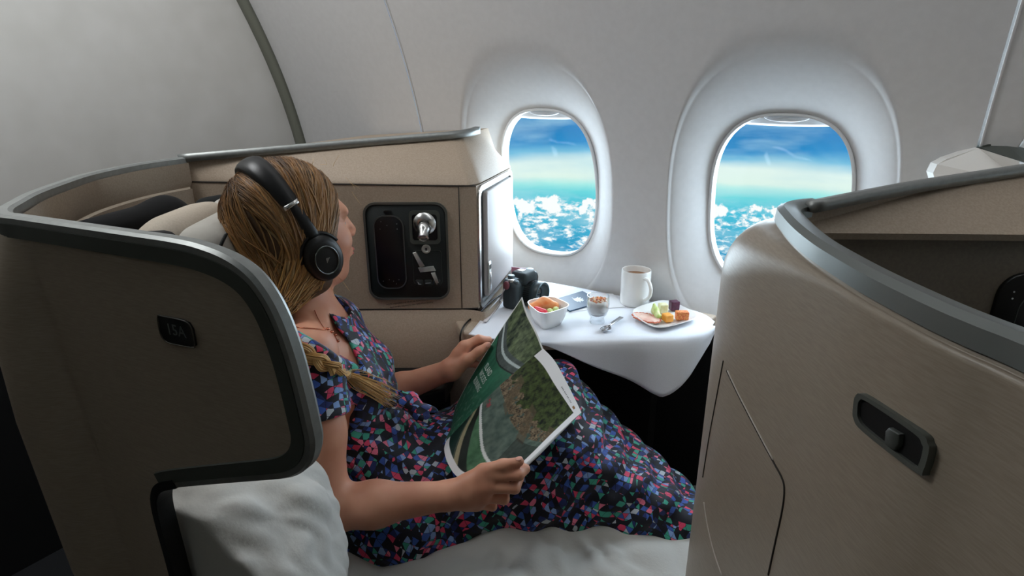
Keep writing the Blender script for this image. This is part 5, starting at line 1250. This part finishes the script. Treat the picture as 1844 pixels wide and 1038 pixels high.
def paintA(u, v):     # u along the spine (bottom to top), v from spine to outer edge
    n1 = fbm(u, v, 14, 1); n2 = fbm(u, v, 40, 2); n3 = fbm(u, v*.4, 60, 5)
    w = np.clip(.5+.3*n1, 0, 1)[..., None]; c = rgb((24, 70, 56))*(1-w)+rgb((52, 116, 88))*w
    rip = np.clip((n3-.25)*2.5, 0, 1)*np.clip((.5-u)*3, 0, 1); c = c*(1-rip[..., None]*.5)+rgb((120, 150, 140))*rip[..., None]*.5
    xp = .69-.09*np.sin(v*3.14)+.03*v
    tr = (u > xp+.10+.02*n2); fo = np.clip(.5+.45*n2+.3*n1, 0, 1)[..., None]; tcol = rgb((14, 34, 26))*(1-fo)+rgb((112, 128, 92))*fo
    c = np.where(tr[..., None], tcol, c)
    band = (u > xp) & (u < xp+.12); c = np.where(band[..., None], rgb((74, 84, 82))*(1+.25*n2[..., None]), c)
    ln_ = np.abs(u-xp-.07) < .012; c = np.where(ln_[..., None], rgb((176, 190, 190)), c)
    ln2 = np.abs(u-xp) < .006; c = np.where(ln2[..., None], rgb((24, 30, 30)), c)
    c = np.where(((u > .985) | (v > .985))[..., None], rgb((225, 228, 226)), c)
    return np.clip(c, 0, 1)
def paintB(u, v):     # u along the spine, v from spine to outer edge
    n1 = fbm(u, v, 12, 11); n2 = fbm(u, v, 38, 12); n3 = fbm(u, v, 90, 13)
    dv_ = .37-.31*v**.85+.03*np.sin(v*6.)
    # lower picture: green water, a pale rail and a dark boat side
    w = np.clip(.5+.4*n2, 0, 1)[..., None]; c1 = rgb((44, 84, 58))*(1-w)+rgb((84, 128, 92))*w
    k = u/.31+v/.42
    c1 = np.where((k < .95)[..., None], rgb((14, 42, 36))*(1+.2*n1[..., None]), c1)
    c1 = np.where((np.abs(k-.98) < .075)[..., None], rgb((150, 142, 112))*(1+.15*n3[..., None]), c1)
    c1 = np.where(((k > 1.06) & (k < 1.32))[..., None], rgb((16, 26, 20))*(1+.3*n2[..., None]), c1)
    c1 = np.where((np.abs(k-.86) < .012)[..., None], rgb((90, 96, 84)), c1)
    # upper picture: grey water, timber landing, trees
    w2 = np.clip(.5+.45*n2, 0, 1)[..., None]; c2 = rgb((58, 78, 70))*(1-w2)+rgb((100, 116, 106))*w2
    s_ = (u-dv_)/np.maximum(1-dv_, .1)
    wood = (s_ > .30+.1*v) & (s_ < .62); fw2 = np.clip(.5+.7*n3, 0, 1)[..., None]; c2 = np.where((wood & (n2 > -.5))[..., None], rgb((40, 34, 26))*(1-fw2)+rgb((140, 122, 96))*fw2, c2)
    tree = s_ > .52+.12*n1; ft_ = np.clip(.45+.5*n2+.3*n3, 0, 1)[..., None]; c2 = np.where(tree[..., None], rgb((10, 20, 10))*(1-ft_)+rgb((76, 92, 44))*ft_, c2)
    roof = (s_ > .30) & (s_ < .60) & (np.sin(v*17+s_*9) > .55); c2 = np.where(roof[..., None], c2*.35+rgb((120, 104, 78))*.35, c2)
    ppl = (np.abs(s_-.12) < .035) & (np.abs(v-.10) < .05) & (n3 > .0); c2 = np.where(ppl[..., None], rgb((150, 70, 76)), c2)
    dkb = (v > .62) & (s_ < .32); c2 = np.where(dkb[..., None], c2*.45, c2)
    c = np.where((u > dv_)[..., None], c2, c1)
    c = np.where((np.abs(u-dv_) < .012)[..., None], rgb((214, 218, 216)), c)
    mar = (v > .93) | (u < .045) | (u > .905) ; c = np.where(mar[..., None], rgb((232, 232, 234)), c)
    bx = (u > .93) & (u < .955) & (v > .86) & (v < .9); c = np.where(bx[..., None], rgb((150, 110, 70)), c)
    tx = (np.abs(u-.945) < .006) & (v > .55) & (v < .82) & (np.sin(v*260) > -.2); c = np.where(tx[..., None], rgb((120, 120, 120)), c)
    return np.clip(c, 0, 1)
def print_mat():
    m = bpy.data.materials.new('magazine_print'); m.use_nodes = True; nt = m.node_tree; b = nt.nodes['Principled BSDF']
    a = nt.nodes.new('ShaderNodeAttribute'); a.attribute_name = 'print'; nt.links.new(a.outputs['Color'], b.inputs['Base Color']); b.inputs['Roughness'].default_value = .55; b.inputs['Specular IOR Level'].default_value = .2; return m
print_m = print_mat(); paper_m = M('paper_edge', (232, 232, 234), .6)
mag = thing('magazine', 'open glossy travel magazine with green river photographs in her hands', 'magazine', (S0+S1)/2)
nu, nv = 190, 140
def page(name, G, paint, th, side):
    nv_, nu_, _ = G.shape; dU = np.gradient(G, axis=1); dV = np.gradient(G, axis=0); Nn_ = np.cross(dU, dV); Nn_ /= np.linalg.norm(Nn_, axis=2)[..., None]
    if (Nn_[nv_//2, nu_//2]@FW) > 0: Nn_ = -Nn_
    U, V_ = np.meshgrid(np.linspace(0, 1, nu_), np.linspace(0, 1, nv_)); c = paint(U, V_)
    o = mesh_obj(name, G.reshape(-1, 3), grid_faces(nv_, nu_), print_m, mag); fix_normals(o)
    ca = o.data.color_attributes.new('print', 'FLOAT_COLOR', 'POINT'); ca.data.foreach_set('color', np.concatenate([c, np.ones(c.shape[:2]+(1,))], 2).astype(np.float32).ravel())
    # the block of pages underneath
    st = 6; Gs = G[::st, ::st] if False else G[np.ix_(np.unique(np.r_[0:nv_:10, nv_-1]), np.unique(np.r_[0:nu_:10, nu_-1]))]; Ns = Nn_[np.ix_(np.unique(np.r_[0:nv_:10, nv_-1]), np.unique(np.r_[0:nu_:10, nu_-1]))]
    top_, bot_ = Gs-Ns*.0004, Gs-Ns*th; a, b = Gs.shape[:2]
    V2 = np.concatenate([top_.reshape(-1, 3), bot_.reshape(-1, 3)]); f = [tuple(q) for q in grid_faces(a, b)]+[tuple(i+a*b for i in q)[::-1] for q in grid_faces(a, b)]
    rim_ = [j for j in range(b)]+[i*b+b-1 for i in range(1, a)]+[(a-1)*b+j for j in range(b-2, -1, -1)]+[i*b for i in range(a-2, 0, -1)]
    f += [(rim_[i], rim_[(i+1) % len(rim_)], rim_[(i+1) % len(rim_)]+a*b, rim_[i]+a*b) for i in range(len(rim_))]
    fix_normals(mesh_obj('page_block' if th > .002 else 'page_back', V2, f, paper_m, mag))
    return o, G, Nn_
GA = coons(spine, outA, botA, topA, nu, nv); GB = coons(spine, outB, botB, topB, nu, nv)
pgA, _, NA = page('page', GA, paintA, .0012, 1)
pgB, _, NB = page('page', GB, paintB, .0065, -1)
# headline set across the far page
def text_on(G, Nn_, s, u0, v0, du, dv, size):
    """letters laid on the page: text runs along v, letter tops towards u"""
    tmp = text_mesh('headline', s, (A3(0, 0, 0), A3(1, 0, 0), A3(0, 1, 0), A3(0, 0, 1)), 1.0, M('headline_ink', (206, 222, 214), .5), None, .0)
    me = tmp.data
    for v in me.vertices:
        uu = np.clip(u0+v.co.y*size*du, 0, 1); vv = np.clip(v0-v.co.x*size*dv, 0, 1)
        p = G[int(vv*(nv-1)), int(uu*(nu-1))]; fu = uu*(nu-1)-int(uu*(nu-1)); i1 = min(int(uu*(nu-1))+1, nu-1); j = int(vv*(nv-1)); j1 = min(j+1, nv-1); fv = vv*(nv-1)-j
        p = (G[j, int(uu*(nu-1))]*(1-fu)+G[j, i1]*fu)*(1-fv)+(G[j1, int(uu*(nu-1))]*(1-fu)+G[j1, i1]*fu)*fv
        v.co = tuple(p+Nn_[j, i1]*.0006)
    adopt(tmp, mag); return tmp
for s, u0 in (('ISLAND', .52), ('WOODS', .455), ('RUNNING', .39)): text_on(GA, NA, s, u0, .56, 1/.30, 1/.21, .0205)
